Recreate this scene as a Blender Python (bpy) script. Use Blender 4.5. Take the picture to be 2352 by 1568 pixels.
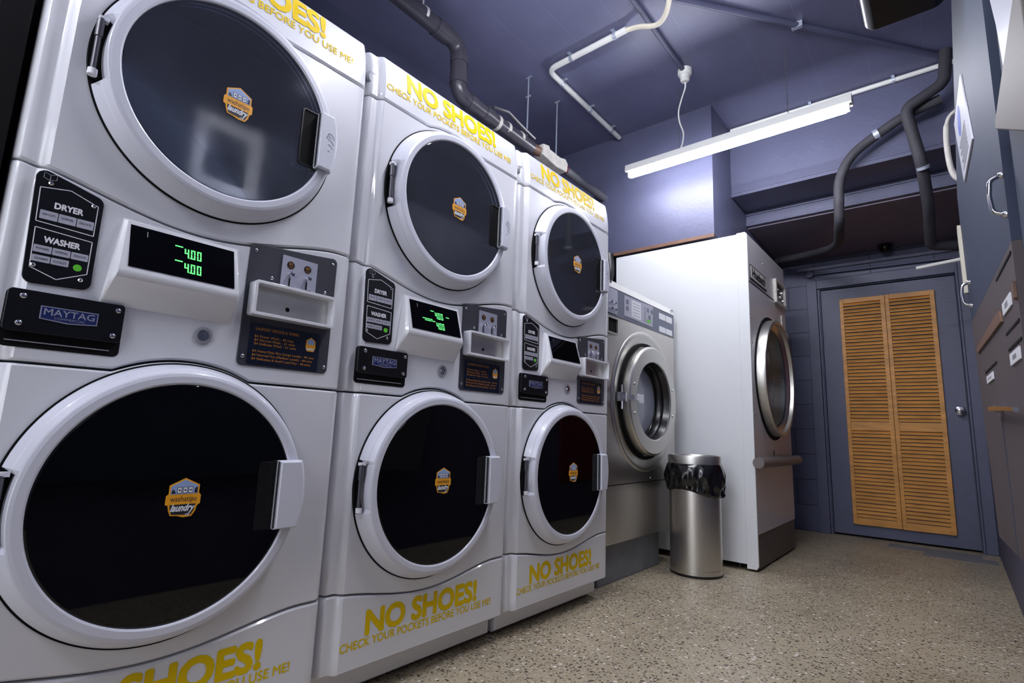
import bpy, bmesh, math, random
from mathutils import Vector, Matrix
random.seed(7)
C = bpy.context.scene.collection
PI = math.pi
for o in list(bpy.data.objects): bpy.data.objects.remove(o)

# ------------------------------------------------------------------ camera
cam_d = bpy.data.cameras.new('camera')
cam = bpy.data.objects.new('camera', cam_d); C.objects.link(cam)
_r = Vector((0.77257483, 0.63384088, 0.03706559))
_u = Vector((0.07557715, -0.14976836, 0.98582835))
_f = Vector((-0.63040957, 0.75882486, 0.16361115))
cam.matrix_world = Matrix(((_r.x, _u.x, -_f.x, 1.2245), (_r.y, _u.y, -_f.y, -0.3925), (_r.z, _u.z, -_f.z, 0.7036), (0, 0, 0, 1)))
cam_d.sensor_width = 36.0; cam_d.sensor_fit = 'HORIZONTAL'; cam_d.lens = 36*1222.75/2352
cam_d.clip_start = 0.02
bpy.context.scene.camera = cam

# ------------------------------------------------------------------ world, exposure
w = bpy.data.worlds.new('world'); bpy.context.scene.world = w; w.use_nodes = True
w.node_tree.nodes['Background'].inputs[0].default_value = (.55, .60, .80, 1)
w.node_tree.nodes['Background'].inputs[1].default_value = 0.05
vs = bpy.context.scene.view_settings
vs.view_transform = 'Standard'; vs.look = 'None'; vs.gamma = 1; vs.use_curve_mapping = False
vs.exposure = 0.16
TUBE_POWER = 150.0          # emission strength of the fluorescent tubes
# added area fill behind the viewer, lifting the lower fronts
ld = bpy.data.lights.new('viewer_fill', 'AREA'); ld.shape = 'RECTANGLE'; ld.size = 1.3; ld.size_y = 1.9; ld.energy = 20; ld.color = (.90, .94, 1.0)
lo_ = bpy.data.objects.new('viewer_fill', ld); C.objects.link(lo_); lo_.location = (.65, -2.55, 1.05); lo_.rotation_euler = (PI/2, 0, 0)

# ------------------------------------------------------------------ materials
def lin(c):
    return tuple((x/12.92 if x <= .04045 else ((x+.055)/1.055)**2.4) for x in (v/255 for v in c))
def mat(name, rgb, rough=.5, metal=0, coat=0, spec=.5, noise=0, nscale=20, bump=0, bscale=60, emit=None, estr=0, stretch=None, alpha=None):
    m = bpy.data.materials.new(name); m.use_nodes = True
    nt = m.node_tree; b = nt.nodes['Principled BSDF']
    col = lin(rgb) + (1,)
    b.inputs['Base Color'].default_value = col
    b.inputs['Roughness'].default_value = rough; b.inputs['Metallic'].default_value = metal
    b.inputs['Coat Weight'].default_value = coat; b.inputs['Coat Roughness'].default_value = .06
    b.inputs['Specular IOR Level'].default_value = spec
    if emit:
        b.inputs['Emission Color'].default_value = lin(emit) + (1,); b.inputs['Emission Strength'].default_value = estr
    tc = nt.nodes.new('ShaderNodeTexCoord')
    src = tc.outputs['Object']
    if stretch:
        mp = nt.nodes.new('ShaderNodeMapping'); mp.inputs['Scale'].default_value = stretch
        nt.links.new(src, mp.inputs[0]); src = mp.outputs[0]
    if noise:
        n = nt.nodes.new('ShaderNodeTexNoise'); n.inputs['Scale'].default_value = nscale; n.inputs['Detail'].default_value = 5
        nt.links.new(src, n.inputs['Vector'])
        r = nt.nodes.new('ShaderNodeValToRGB')
        r.color_ramp.elements[0].position = .3; r.color_ramp.elements[1].position = .7
        r.color_ramp.elements[0].color = tuple(max(0, c*(1-noise)) for c in col[:3]) + (1,)
        r.color_ramp.elements[1].color = tuple(min(1, c*(1+noise)) for c in col[:3]) + (1,)
        nt.links.new(n.outputs[0], r.inputs[0]); nt.links.new(r.outputs[0], b.inputs['Base Color'])
    if bump:
        n2 = nt.nodes.new('ShaderNodeTexNoise'); n2.inputs['Scale'].default_value = bscale; n2.inputs['Detail'].default_value = 4
        nt.links.new(src, n2.inputs['Vector'])
        bp = nt.nodes.new('ShaderNodeBump'); bp.inputs['Strength'].default_value = bump; bp.inputs['Distance'].default_value = .01
        nt.links.new(n2.outputs[0], bp.inputs['Height']); nt.links.new(bp.outputs[0], b.inputs['Normal'])
    return m
def glass_mat(name, tint, transp=.8, rough=.02, f0=1.5, haze=0):
    m = bpy.data.materials.new(name); m.use_nodes = True; nt = m.node_tree; nt.nodes.clear()
    out = nt.nodes.new('ShaderNodeOutputMaterial'); mx = nt.nodes.new('ShaderNodeMixShader')
    fr = nt.nodes.new('ShaderNodeFresnel'); fr.inputs['IOR'].default_value = f0
    tr = nt.nodes.new('ShaderNodeBsdfTransparent'); tr.inputs[0].default_value = lin(tint) + (1,)
    gl = nt.nodes.new('ShaderNodeBsdfGlossy'); gl.inputs['Roughness'].default_value = rough
    gl.inputs[0].default_value = (.95, .96, 1, 1)
    tc = nt.nodes.new('ShaderNodeTexCoord'); nz = nt.nodes.new('ShaderNodeTexNoise'); nz.inputs['Scale'].default_value = 7; nz.inputs['Detail'].default_value = 3
    mr = nt.nodes.new('ShaderNodeMapRange'); mr.inputs[1].default_value = .35; mr.inputs[2].default_value = .65; mr.inputs[3].default_value = rough; mr.inputs[4].default_value = rough+.07
    nt.links.new(tc.outputs['Object'], nz.inputs['Vector']); nt.links.new(nz.outputs[0], mr.inputs[0]); nt.links.new(mr.outputs[0], gl.inputs['Roughness'])
    nt.links.new(fr.outputs[0], mx.inputs[0]); nt.links.new(tr.outputs[0], mx.inputs[1]); nt.links.new(gl.outputs[0], mx.inputs[2])
    if haze:
        df = nt.nodes.new('ShaderNodeBsdfDiffuse'); df.inputs[0].default_value = lin((190, 195, 215)) + (1,)
        m2 = nt.nodes.new('ShaderNodeMixShader'); m2.inputs[0].default_value = haze
        nt.links.new(mx.outputs[0], m2.inputs[1]); nt.links.new(df.outputs[0], m2.inputs[2]); nt.links.new(m2.outputs[0], out.inputs[0])
    else: nt.links.new(mx.outputs[0], out.inputs[0])
    return m
M = {}
M['enamel'] = mat('white_enamel', (226, 226, 231), .34, coat=1.0, bump=.02, bscale=260)
M['ring'] = mat('white_plastic', (214, 215, 226), .35, coat=.15)
M['greyplastic'] = mat('grey_plastic', (150, 150, 158), .4)
M['black'] = mat('black_plastic', (10, 10, 12), .35)
M['gap'] = mat('black_rubber_and_shade', (6, 6, 8), .8, spec=.2)  # rubber seals, and the black painted for shaded gaps
M['panelblack'] = mat('black_panel', (14, 14, 18), .28)
M['slate'] = mat('slate_plate', (52, 53, 62), .45, bump=.05, bscale=500)
M['blackglass'] = mat('black_glass', (3, 3, 5), .03, spec=.42)
M['glass'] = glass_mat('door_glass', (214, 220, 230), f0=2.0, haze=.045)  # diffuse mix imitates reflection haze over the dark drum
M['chrome'] = mat('chrome', (215, 215, 220), .12, metal=1)
M['steel'] = mat('brushed_steel', (212, 210, 204), .38, metal=1, noise=.06, nscale=60, stretch=(1, 1, 30))
M['steelv'] = mat('vertical_brushed_steel', (208, 204, 198), .33, metal=1, noise=.05, nscale=50, stretch=(20, 20, .6))
M['drum'] = mat('drum_steel', (165, 168, 176), .38, metal=.85, noise=.1, nscale=8)
M['drumbasin'] = mat('drum_zinc', (225, 228, 238), .5, metal=0, noise=.08, nscale=6)
M['pindark'] = mat('hinge_metal', (92, 92, 98), .35, metal=.5)
M['liner'] = mat('liner_steel', (222, 224, 232), .35, metal=.25)
M['glassclear'] = glass_mat('clear_glass', (225, 228, 232), f0=1.02)
M['milky_reflection'] = mat('reflection_grey', (168, 172, 186), .18)  # opaque grey painting the milky reflection in the bowl glass
M['yellow'] = mat('yellow_vinyl', (232, 196, 0), .6, spec=.2)
M['orange'] = mat('orange_vinyl', (240, 165, 30), .5)
M['paleblue'] = mat('pale_blue_vinyl', (150, 172, 215), .5)
M['whitev'] = mat('white_vinyl', (235, 235, 240), .5)
M['darkprint'] = mat('dark_print', (30, 32, 45), .5)
M['navycard'] = mat('navy_card', (16, 24, 44), .25)
M['amber'] = mat('amber_print', (190, 120, 35), .5)
M['buttong'] = mat('grey_button', (176, 176, 190), .45)
M['green'] = mat('green_button', (96, 200, 50), .4)
M['led'] = mat('green_led', (60, 200, 90), .5, emit=(100, 225, 125), estr=.85)
M['badgeblue'] = mat('blue_badge', (40, 52, 110), .3, metal=.3)
M['silverprint'] = mat('silver_print', (185, 185, 200), .3, metal=.4)
M['paint'] = mat('slate_paint', (81, 83, 108), .5, noise=.05, nscale=9, bump=.12, bscale=45)
M['soffitpaint'] = mat('soffit_paint', (104, 96, 112), .6, noise=.06, nscale=9, bump=.1, bscale=45)
M['pipeblack'] = mat('black_pipe', (64, 62, 71), .3, noise=.1, nscale=30)
M['foam'] = mat('foam_pipe_sleeve', (52, 51, 58), .75, bump=.25, bscale=70)
M['pvc'] = mat('white_conduit', (222, 222, 218), .4)
M['greypipe'] = mat('grey_pipe', (92, 92, 98), .5)
M['dirtywhite'] = mat('dusty_white_plastic', (196, 192, 184), .6, noise=.15, nscale=25)
M['galv'] = mat('galvanised_rod', (190, 198, 212), .4, metal=.6)
M['beigecable'] = mat('beige_cable', (215, 208, 190), .5)
M['tube'] = mat('tube_light', (255, 255, 255), .5, emit=(243, 245, 255), estr=TUBE_POWER)
M['tube_far'] = mat('far_tube_light', (255, 255, 255), .5, emit=(243, 245, 255), estr=TUBE_POWER*.62)
M['dryerwhite'] = mat('cream_enamel', (226, 228, 230), .35, coat=.2)
M['dryerfront'] = mat('warm_grey_enamel', (192, 188, 192), .4, coat=.2)
M['kick'] = mat('brown_kick', (84, 78, 76), .5)
M['slatebar'] = mat('grey_brown_bar', (112, 104, 102), .45)
M['concrete'] = mat('painted_concrete', (124, 126, 131), .7, noise=.12, nscale=8, bump=.2, bscale=60)
M['band'] = mat('slate_blue_band', (104, 110, 128), .45)
M['bag'] = mat('black_bin_liner', (12, 12, 15), .2, spec=.7)
M['pine'] = mat('pine', (200, 140, 66), .5, noise=.22, nscale=4, stretch=(1.5, 2, 7))
M['cabinet'] = mat('brown_reflection_enamel', (90, 82, 84), .6, noise=.03, nscale=5, spec=.2)  # brown reflection painted into the lower cabinet face
M['cabinetnavy'] = mat('dark_blue_enamel', (60, 68, 88), .6, spec=.2)
M['brownstrip'] = mat('brown_wood_strip', (112, 82, 66), .55, noise=.15, nscale=30)
M['sign'] = mat('white_notice', (225, 226, 235), .35)
M['blueprint'] = mat('blue_print', (30, 70, 190), .5)
M['red'] = mat('dark_red_paint', (110, 22, 30), .4)
M['brownleather'] = mat('grey_brown_casing', (104, 94, 90), .6)

def floor_mat():
    m = mat('terrazzo', (132, 124, 112), .42); nt = m.node_tree; b = nt.nodes['Principled BSDF']
    tc = nt.nodes.new('ShaderNodeTexCoord')
    n = nt.nodes.new('ShaderNodeTexNoise'); n.inputs['Scale'].default_value = 2.2; n.inputs['Detail'].default_value = 6
    base = nt.nodes.new('ShaderNodeValToRGB')
    base.color_ramp.elements[0].color = lin((154, 142, 118)) + (1,); base.color_ramp.elements[0].position = .3
    base.color_ramp.elements[1].color = lin((188, 176, 150)) + (1,); base.color_ramp.elements[1].position = .72
    nt.links.new(tc.outputs['Object'], n.inputs['Vector']); nt.links.new(n.outputs[0], base.inputs[0])
    last = base.outputs[0]
    def chips(scale, thr, seedoff, cols):
        nonlocal last
        mp = nt.nodes.new('ShaderNodeMapping'); mp.inputs['Location'].default_value = (seedoff, seedoff*.7, 0)
        nt.links.new(tc.outputs['Object'], mp.inputs[0])
        v = nt.nodes.new('ShaderNodeTexVoronoi'); v.inputs['Scale'].default_value = scale; v.inputs['Randomness'].default_value = 1
        nt.links.new(mp.outputs[0], v.inputs['Vector'])
        lt = nt.nodes.new('ShaderNodeMath'); lt.operation = 'LESS_THAN'; lt.inputs[1].default_value = .42
        nt.links.new(v.outputs['Distance'], lt.inputs[0])
        sp = nt.nodes.new('ShaderNodeSeparateColor'); nt.links.new(v.outputs['Color'], sp.inputs[0])
        gt = nt.nodes.new('ShaderNodeMath'); gt.operation = 'GREATER_THAN'; gt.inputs[1].default_value = thr
        nt.links.new(sp.outputs[0], gt.inputs[0])
        mu = nt.nodes.new('ShaderNodeMath'); mu.operation = 'MULTIPLY'
        nt.links.new(lt.outputs[0], mu.inputs[0]); nt.links.new(gt.outputs[0], mu.inputs[1])
        cr = nt.nodes.new('ShaderNodeValToRGB'); cr.color_ramp.interpolation = 'CONSTANT'
        for i, cc in enumerate(cols):
            if i < 2: e = cr.color_ramp.elements[i]; e.position = i/len(cols)
            else: e = cr.color_ramp.elements.new(i/len(cols))
            e.color = lin(cc) + (1,)
        nt.links.new(sp.outputs[1], cr.inputs[0])
        mx = nt.nodes.new('ShaderNodeMix'); mx.data_type = 'RGBA'
        nt.links.new(mu.outputs[0], mx.inputs[0]); nt.links.new(last, mx.inputs[6]); nt.links.new(cr.outputs[0], mx.inputs[7])
        last = mx.outputs[2]
    chips(150, .3, 5.0, [(128, 116, 98), (190, 178, 156), (104, 94, 82), (176, 162, 138)])
    chips(100, .5, 0, [(92, 82, 72), (172, 158, 136), (74, 66, 58), (182, 170, 150)])
    chips(72, .80, 3.1, [(200, 190, 172), (84, 76, 66), (184, 170, 148), (222, 216, 204)])
    nt.links.new(last, b.inputs['Base Color'])
    n2 = nt.nodes.new('ShaderNodeTexNoise'); n2.inputs['Scale'].default_value = 90; nt.links.new(tc.outputs['Object'], n2.inputs['Vector'])
    bp = nt.nodes.new('ShaderNodeBump'); bp.inputs['Strength'].default_value = .1; bp.inputs['Distance'].default_value = .004
    nt.links.new(n2.outputs[0], bp.inputs['Height']); nt.links.new(bp.outputs[0], b.inputs['Normal'])
    return m
M['floor'] = floor_mat()
def block_mat():
    m = mat('painted_block', (76, 80, 106), .5); nt = m.node_tree; b = nt.nodes['Principled BSDF']
    tc = nt.nodes.new('ShaderNodeTexCoord'); mp = nt.nodes.new('ShaderNodeMapping')
    mp.inputs['Rotation'].default_value = (PI/2, 0, 0)
    nt.links.new(tc.outputs['Object'], mp.inputs[0])
    br = nt.nodes.new('ShaderNodeTexBrick'); br.inputs['Scale'].default_value = 1
    br.inputs['Brick Width'].default_value = .40; br.inputs['Row Height'].default_value = .2
    br.inputs['Mortar Size'].default_value = .004; br.inputs['Mortar Smooth'].default_value = .3
    nt.links.new(mp.outputs[0], br.inputs['Vector'])
    br.inputs['Color1'].default_value = lin((80, 84, 112)) + (1,); br.inputs['Color2'].default_value = lin((72, 76, 102)) + (1,)
    br.inputs['Mortar'].default_value = lin((52, 54, 74)) + (1,)
    nt.links.new(br.outputs['Color'], b.inputs['Base Color'])
    bp = nt.nodes.new('ShaderNodeBump'); bp.invert = True; bp.inputs['Distance'].default_value = .01; bp.inputs['Strength'].default_value = .8
    nt.links.new(br.outputs['Fac'], bp.inputs['Height']); nt.links.new(bp.outputs[0], b.inputs['Normal'])
    return m
M['block'] = block_mat()
def ceil_mat():
    m = mat('ceiling_paint', (100, 102, 130), .42, noise=.05, nscale=6); nt = m.node_tree; b = nt.nodes['Principled BSDF']
    src = b.inputs['Base Color'].links[0].from_socket
    tc = nt.nodes.new('ShaderNodeTexCoord'); sp = nt.nodes.new('ShaderNodeSeparateXYZ'); nt.links.new(tc.outputs['Object'], sp.inputs[0])
    def mth(op, a, bb=None):
        n = nt.nodes.new('ShaderNodeMath'); n.operation = op
        if hasattr(a, 'links'): nt.links.new(a, n.inputs[0])
        else: n.inputs[0].default_value = a
        if bb is not None:
            if hasattr(bb, 'links'): nt.links.new(bb, n.inputs[1])
            else: n.inputs[1].default_value = bb
        return n.outputs[0]
    x = mth('ADD', sp.outputs[0], 5.615); fr = mth('MODULO', x, .245)
    ln = mth('LESS_THAN', fr, .004)
    nz = nt.nodes.new('ShaderNodeTexNoise'); nz.inputs['Scale'].default_value = 5; nt.links.new(tc.outputs['Object'], nz.inputs['Vector'])
    ln = mth('MULTIPLY', ln, mth('MULTIPLY', nz.outputs[0], .32))
    # small flecks of chipped paint
    vo = nt.nodes.new('ShaderNodeTexVoronoi'); vo.inputs['Scale'].default_value = 11; nt.links.new(tc.outputs['Object'], vo.inputs['Vector'])
    fl = mth('LESS_THAN', vo.outputs['Distance'], .018); fl = mth('MULTIPLY', fl, .4)
    fac = mth('MAXIMUM', ln, fl)
    mx = nt.nodes.new('ShaderNodeMix'); mx.data_type = 'RGBA'
    nt.links.new(fac, mx.inputs[0]); nt.links.new(src, mx.inputs[6]); mx.inputs[7].default_value = lin((150, 155, 190)) + (1,)
    nt.links.new(mx.outputs[2], b.inputs['Base Color'])
    bp = nt.nodes.new('ShaderNodeBump'); bp.inputs['Strength'].default_value = .25; bp.inputs['Distance'].default_value = .01
    n2 = nt.nodes.new('ShaderNodeTexNoise'); n2.inputs['Scale'].default_value = 14; n2.inputs['Detail'].default_value = 6
    nt.links.new(tc.outputs['Object'], n2.inputs['Vector'])
    nt.links.new(mth('ADD', n2.outputs[0], mth('MULTIPLY', ln, 2.0)), bp.inputs['Height']); nt.links.new(bp.outputs[0], b.inputs['Normal'])
    return m
M['ceiling'] = ceil_mat()

# ------------------------------------------------------------------ mesh helpers
class MB:
    def __init__(s): s.v = []; s.f = []
    def add(s, vs, fs):
        n = len(s.v); s.v += [tuple(p) for p in vs]; s.f += [tuple(i+n for i in f) for f in fs]; return s
    def box(s, x0, x1, y0, y1, z0, z1):
        v = [(x, y, z) for x in (x0, x1) for y in (y0, y1) for z in (z0, z1)]
        return s.add(v, [(0, 1, 3, 2), (4, 6, 7, 5), (0, 4, 5, 1), (2, 3, 7, 6), (0, 2, 6, 4), (1, 5, 7, 3)])
    def prism(s, pts, a, b, ax='x', taper=None):
        # pts in the plane across ax: x->(y,z)  y->(x,z)  z->(x,y)
        def P(p, t):
            return {'x': (t, p[0], p[1]), 'y': (p[0], t, p[1]), 'z': (p[0], p[1], t)}[ax]
        n = len(pts); q = pts if taper is None else taper
        v = [P(p, a) for p in pts] + [P(p, b) for p in q]
        fs = [(i, (i+1) % n, n+(i+1) % n, n+i) for i in range(n)] + [tuple(range(n))[::-1], tuple(range(n, 2*n))]
        return s.add(v, fs)
    def tube(s, path, r, n=12, caps=True):
        path = [Vector(p) for p in path]; rs = r if isinstance(r, (list, tuple)) else [r]*len(path)
        prev = None; rings = []
        for i, p in enumerate(path):
            if i == 0: t = path[1]-p
            elif i == len(path)-1: t = p-path[i-1]
            else: t = (path[i+1]-p).normalized()+(p-path[i-1]).normalized()
            t.normalize()
            if prev is None:
                a = Vector((0, 0, 1)) if abs(t.z) < .9 else Vector((1, 0, 0))
                nn = t.cross(a).normalized()
            else:
                nn = (prev - t*prev.dot(t)).normalized()
            prev = nn; bb = t.cross(nn)
            rings.append([p + (nn*math.cos(2*PI*k/n)+bb*math.sin(2*PI*k/n))*rs[i] for k in range(n)])
        v = [q for rg in rings for q in rg]; fs = []
        for i in range(len(path)-1):
            for k in range(n): fs.append((i*n+k, i*n+(k+1) % n, (i+1)*n+(k+1) % n, (i+1)*n+k))
        if caps: fs += [tuple(range(n))[::-1], tuple((len(path)-1)*n+k for k in range(n))]
        return s.add(v, fs)
    def lathe(s, prof, cy, cz, n=96, ax='x', closed=False, cx=0):
        # prof: list of (axial, r) or function(theta)->list ; axis through (cy,cz) along x  (or z axis at (cy=x, cz=y))
        rings = []
        for k in range(n):
            th = 2*PI*k/n; pr = prof(th) if callable(prof) else prof
            if ax == 'x': rings.append([(a, cy+r*math.cos(th), cz+r*math.sin(th)) for a, r in pr])
            elif ax == 'z': rings.append([(cy+r*math.cos(th), cz+r*math.sin(th), a) for a, r in pr])
            else: rings.append([(cy+r*math.cos(th), a, cz+r*math.sin(th)) for a, r in pr])
        m = len(rings[0]); v = [p for rg in rings for p in rg]; fs = []
        for k in range(n):
            k2 = (k+1) % n
            for j in range(m if closed else m-1):
                j2 = (j+1) % m
                fs.append((k*m+j, k*m+j2, k2*m+j2, k2*m+j))
        return s.add(v, fs)
    def move(s, d):
        s.v = [(p[0]+d[0], p[1]+d[1], p[2]+d[2]) for p in s.v]; return s
    def xf(s, mt):
        s.v = [tuple(mt @ Vector(p)) for p in s.v]; return s
    def build(s, name, m, parent=None, bevel=0, seg=2, sharp=35, label=None):
        me = bpy.data.meshes.new(name); me.from_pydata(s.v, [], s.f); me.update()
        bm = bmesh.new(); bm.from_mesh(me); bmesh.ops.remove_doubles(bm, verts=bm.verts, dist=1e-5)
        bmesh.ops.dissolve_degenerate(bm, edges=bm.edges, dist=1e-6)
        bmesh.ops.recalc_face_normals(bm, faces=bm.faces); bm.to_mesh(me); bm.free()
        me.polygons.foreach_set('use_smooth', [True]*len(me.polygons)); me.set_sharp_from_angle(angle=math.radians(sharp))
        me.materials.append(M[m] if isinstance(m, str) else m)
        o = bpy.data.objects.new(name, me); C.objects.link(o)
        if parent: o.parent = parent
        if bevel:
            md = o.modifiers.new('bevel', 'BEVEL'); md.width = bevel; md.segments = seg; md.limit_method = 'ANGLE'; md.angle_limit = math.radians(40)
            md.harden_normals = True
        if label: o['label'] = label
        return o
def rr(y0, y1, z0, z1, r, n=5):
    return roundpoly([(y0, z0), (y1, z0), (y1, z1), (y0, z1)], r, n)
def plate(y0, y1, z0, z1, yc, zc, r, x0, x1):
    """rectangular plate with a round hole"""
    an = sorted([2*PI*k/120 for k in range(120)] + [math.atan2(z-zc, y-yc) % (2*PI) for y in (y0, y1) for z in (z0, z1)])
    v = []
    for a in an:
        c_, s_ = math.cos(a), math.sin(a); t = 1e9
        if c_ > 1e-9: t = min(t, (y1-yc)/c_)
        if c_ < -1e-9: t = min(t, (y0-yc)/c_)
        if s_ > 1e-9: t = min(t, (z1-zc)/s_)
        if s_ < -1e-9: t = min(t, (z0-zc)/s_)
        for x in (x0, x1): v += [(x, yc+r*c_, zc+r*s_), (x, yc+t*c_, zc+t*s_)]
    n = len(an); fs = []
    for k in range(n):
        a, b_ = 4*k, 4*((k+1) % n)
        fs += [(a+2, a+3, b_+3, b_+2), (a, b_, b_+1, a+1), (a, a+2, b_+2, b_), (a+1, b_+1, b_+3, a+3)]
    return MB().add(v, fs)
def roundpoly(P, r, n=5):
    out = []
    for i, p in enumerate(P):
        p = Vector(p); a = (Vector(P[i-1])-p).normalized(); b = (Vector(P[(i+1) % len(P)])-p).normalized()
        ang = a.angle(b); d = r/math.tan(ang/2)
        s, e = p+a*d, p+b*d; bis = (a+b).normalized(); c = p+bis*(r/math.sin(ang/2))
        v0, v1 = s-c, e-c
        for k in range(n+1):
            t = k/n; v = (v0*(1-t)+v1*t); v = v.normalized()*r; out.append((c.x+v.x, c.y+v.y))
    return out
def thing(name, label, cat, loc=(0, 0, 0), group=None, rotz=0):
    o = bpy.data.objects.new(name, None); C.objects.link(o); o.location = loc; o.rotation_euler[2] = rotz
    o.empty_display_size = .1
    o['label'] = label; o['category'] = cat
    if group: o['group'] = group
    return o
def tag(o, label, cat, group=None):
    o['label'] = label; o['category'] = cat
    if group: o['group'] = group
    return o
def struct(o): o['kind'] = 'structure'; return o
_tc = {}
def text_mesh(s, offset=0.0, shear=0.0, space=1.0):
    key = (s, offset, shear, space)
    if key not in _tc:
        cu = bpy.data.curves.new('lettering', 'FONT'); cu.body = s; cu.offset = 0; cu.shear = shear; cu.resolution_u = 3
        cu.space_character = space
        ob = bpy.data.objects.new('t', cu); me = bpy.data.meshes.new_from_object(ob)
        V0 = [(p.co.x, p.co.y) for p in me.vertices]; F0 = [tuple(p.vertices) for p in me.polygons]
        V = []; F = []
        dirs = [(0, 0)] if offset < .012 else [(math.cos(PI/4*k+.3)*offset, math.sin(PI/4*k+.3)*offset) for k in range(6 if offset < .03 else 8)]
        for k, d in enumerate(dirs):
            n0 = len(V); V += [(a+d[0], b_+d[1], k) for a, b_ in V0]; F += [tuple(i+n0 for i in f) for f in F0]
        bpy.data.objects.remove(ob); bpy.data.meshes.remove(me); bpy.data.curves.remove(cu)
        _tc[key] = (V, F)
    return _tc[key]
def add_text(mb, s, y0, y1, z0, z1, x, offset=0.0, shear=0.0, space=1.0, plane='x', slant=0.0, fx=None):
    """fit text s into the box; plane 'x' faces +x with text running to +y; 'y' faces -y with text running to +x; '-x' faces -x, text runs to -y"""
    V, F = text_mesh(s, offset, shear, space)
    if not V: return
    a0 = min(p[0] for p in V); a1 = max(p[0] for p in V); b0 = min(p[1] for p in V); b1 = max(p[1] for p in V)
    out = []
    for p in V:
        u = (p[0]-a0)/(a1-a0); v = (p[1]-b0)/(b1-b0)
        yy = y0+(y1-y0)*u; zz = z0+(z1-z0)*v+slant*u
        xx = fx(yy, zz) if fx else x
        xx += p[2]*.00002
        out.append((xx, yy, zz) if plane in ('x', '-x') else (yy, xx, zz))
    mb.add(out, F)

# ------------------------------------------------------------------ room shell
XW, XR, YF, YN, ZC = -1.08, 1.40, 4.55, -2.6, 2.82
b = MB().box(XW-.1, 2.0, YN-.1, YF+.1, -.1, 0); struct(b.build('floor', 'floor'))
b = MB().box(XW-.1, 2.0, YN-.1, YF+.1, ZC, ZC+.1); struct(b.build('ceiling', 'ceiling'))
b = MB().box(XW-.1, XW, YN, YF, 0, ZC); struct(b.build('wall_left', 'paint'))
b = MB().box(XW-.1, 2.0, YN-.1, YN, 0, ZC); struct(b.build('wall_near', 'paint'))
# right wall: a thick lower wall with a ledge, the upper wall set back
b = MB().box(1.39, 2.0, YN, YF, 0, 2.08).box(1.9, 2.0, YN, YF, 2.08, ZC); struct(b.build('wall_right', 'paint'))
# far wall of painted blocks with the doorway cut out (door opening x .44-1.31)
b = MB().box(XW, .44, YF, YF+.1, 0, ZC).box(1.31, 2.0, YF, YF+.1, 0, ZC).box(.44, 1.31, YF, YF+.1, 1.95, ZC)
struct(b.build('wall_far', 'block'))
# bulkhead above the white dryer with the side wall of the lobby running back from it
b = MB().box(XW, .165, 2.80, YF, 1.945, ZC); struct(b.build('wall_bulkhead', 'paint'))
b = MB().box(XW, .168, 2.785, 2.80, 1.925, 1.945); struct(b.build('trim_1', 'brownstrip'))
# stepped downstand beam and the low soffit over the door
b = MB().box(.165, 1.9, 3.17, YF, 2.36, ZC); struct(b.build('wall_beam', 'paint'))
b = MB().box(.165, 1.9, 3.165, 3.19, 2.345, 2.36).box(.165, 1.9, 3.16, 3.20, 2.318, 2.342).box(.165, 1.9, 3.20, YF, 2.325, 2.36)
struct(b.build('trim_2', 'paint', bevel=.002))
b = MB().box(.165, 1.9, 3.5, YF, 2.23, 2.325); struct(b.build('ceiling_soffit', 'paint'))
b = MB().box(.165, 1.9, 3.49, 3.51, 2.298, 2.31).box(.165, 1.9, 3.494, 3.52, 2.222, 2.236); struct(b.build('trim_3', 'paint', bevel=.002))
# dark lining of the soffit underside
b = MB().box(.166, 1.9, 3.53, YF, 2.212, 2.23); struct(b.build('trim_4', 'soffitpaint'))
# door frame
b = MB().box(.345, .42, YF-.028, YF, 0, 2.03).box(.42, 1.31, YF-.028, YF, 1.955, 2.03).box(1.31, 1.39, YF-.028, YF, 0, 2.03)
b.box(.42, .435, YF-.012, YF+.03, 0, 1.955).box(1.31, 1.325, YF-.04, YF-.028, 0, 2.03)
struct(b.build('trim_5', 'paint', bevel=.004))
b = MB().box(.28, 1.39, YF-.02, YF, 2.12, 2.15); struct(b.build('trim_6', 'paint', bevel=.004))

# ------------------------------------------------------------------ door with two louvred shutters
door = bpy.data.objects.new('door_1', None); C.objects.link(door); door.location = (.44, YF, 0); struct(door)
DY = .005
MB().prism([(.003, .015), (.865, .015), (.865, 1.942), (.003, 1.942)], DY, DY+.04, 'y').build('door_leaf', 'paint', door, bevel=.003)
def louvre(x0, x1):
    f = MB(); yb, yf = DY-.001, DY-.024
    zb, zt, zm0, zm1 = .098, 1.845, .80, .865
    f.box(x0, x0+.026, yf, yb, zb, zt).box(x1-.026, x1, yf, yb, zb, zt)
    f.box(x0+.026, x1-.026, yf, yb, zb, zb+.05).box(x0+.026, x1-.026, yf, yb, zt-.035, zt).box(x0+.026, x1-.026, yf, yb, zm0, zm1)
    p = f.build('louvre_shutter', 'pine', door, bevel=.002, label='orange pine louvred shutter panel')
    s = MB()
    def slats(z0, z1, n):
        h = (z1-z0)/n
        for i in range(n):
            z = z0+h*i; j = random.uniform(-.001, .001)
            s.add([(x, y, zz) for x in (x0+.024, x1-.024) for (y, zz) in ((yf+.0015, z+h*.16+j), (yf+.0015, z+h*.36+j), (yb-.009, z+h*.98+j), (yb-.006, z+h*.90+j))],
                  [(0, 1, 2, 3), (4, 7, 6, 5), (0, 4, 5, 1), (1, 5, 6, 2), (2, 6, 7, 3), (3, 7, 4, 0)])
    slats(zb+.05, zm0, 24); slats(zm1, zt-.035, 35)
    s.build('slats', 'pine', p)
louvre(.135, .437); louvre(.439, .742)
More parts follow.
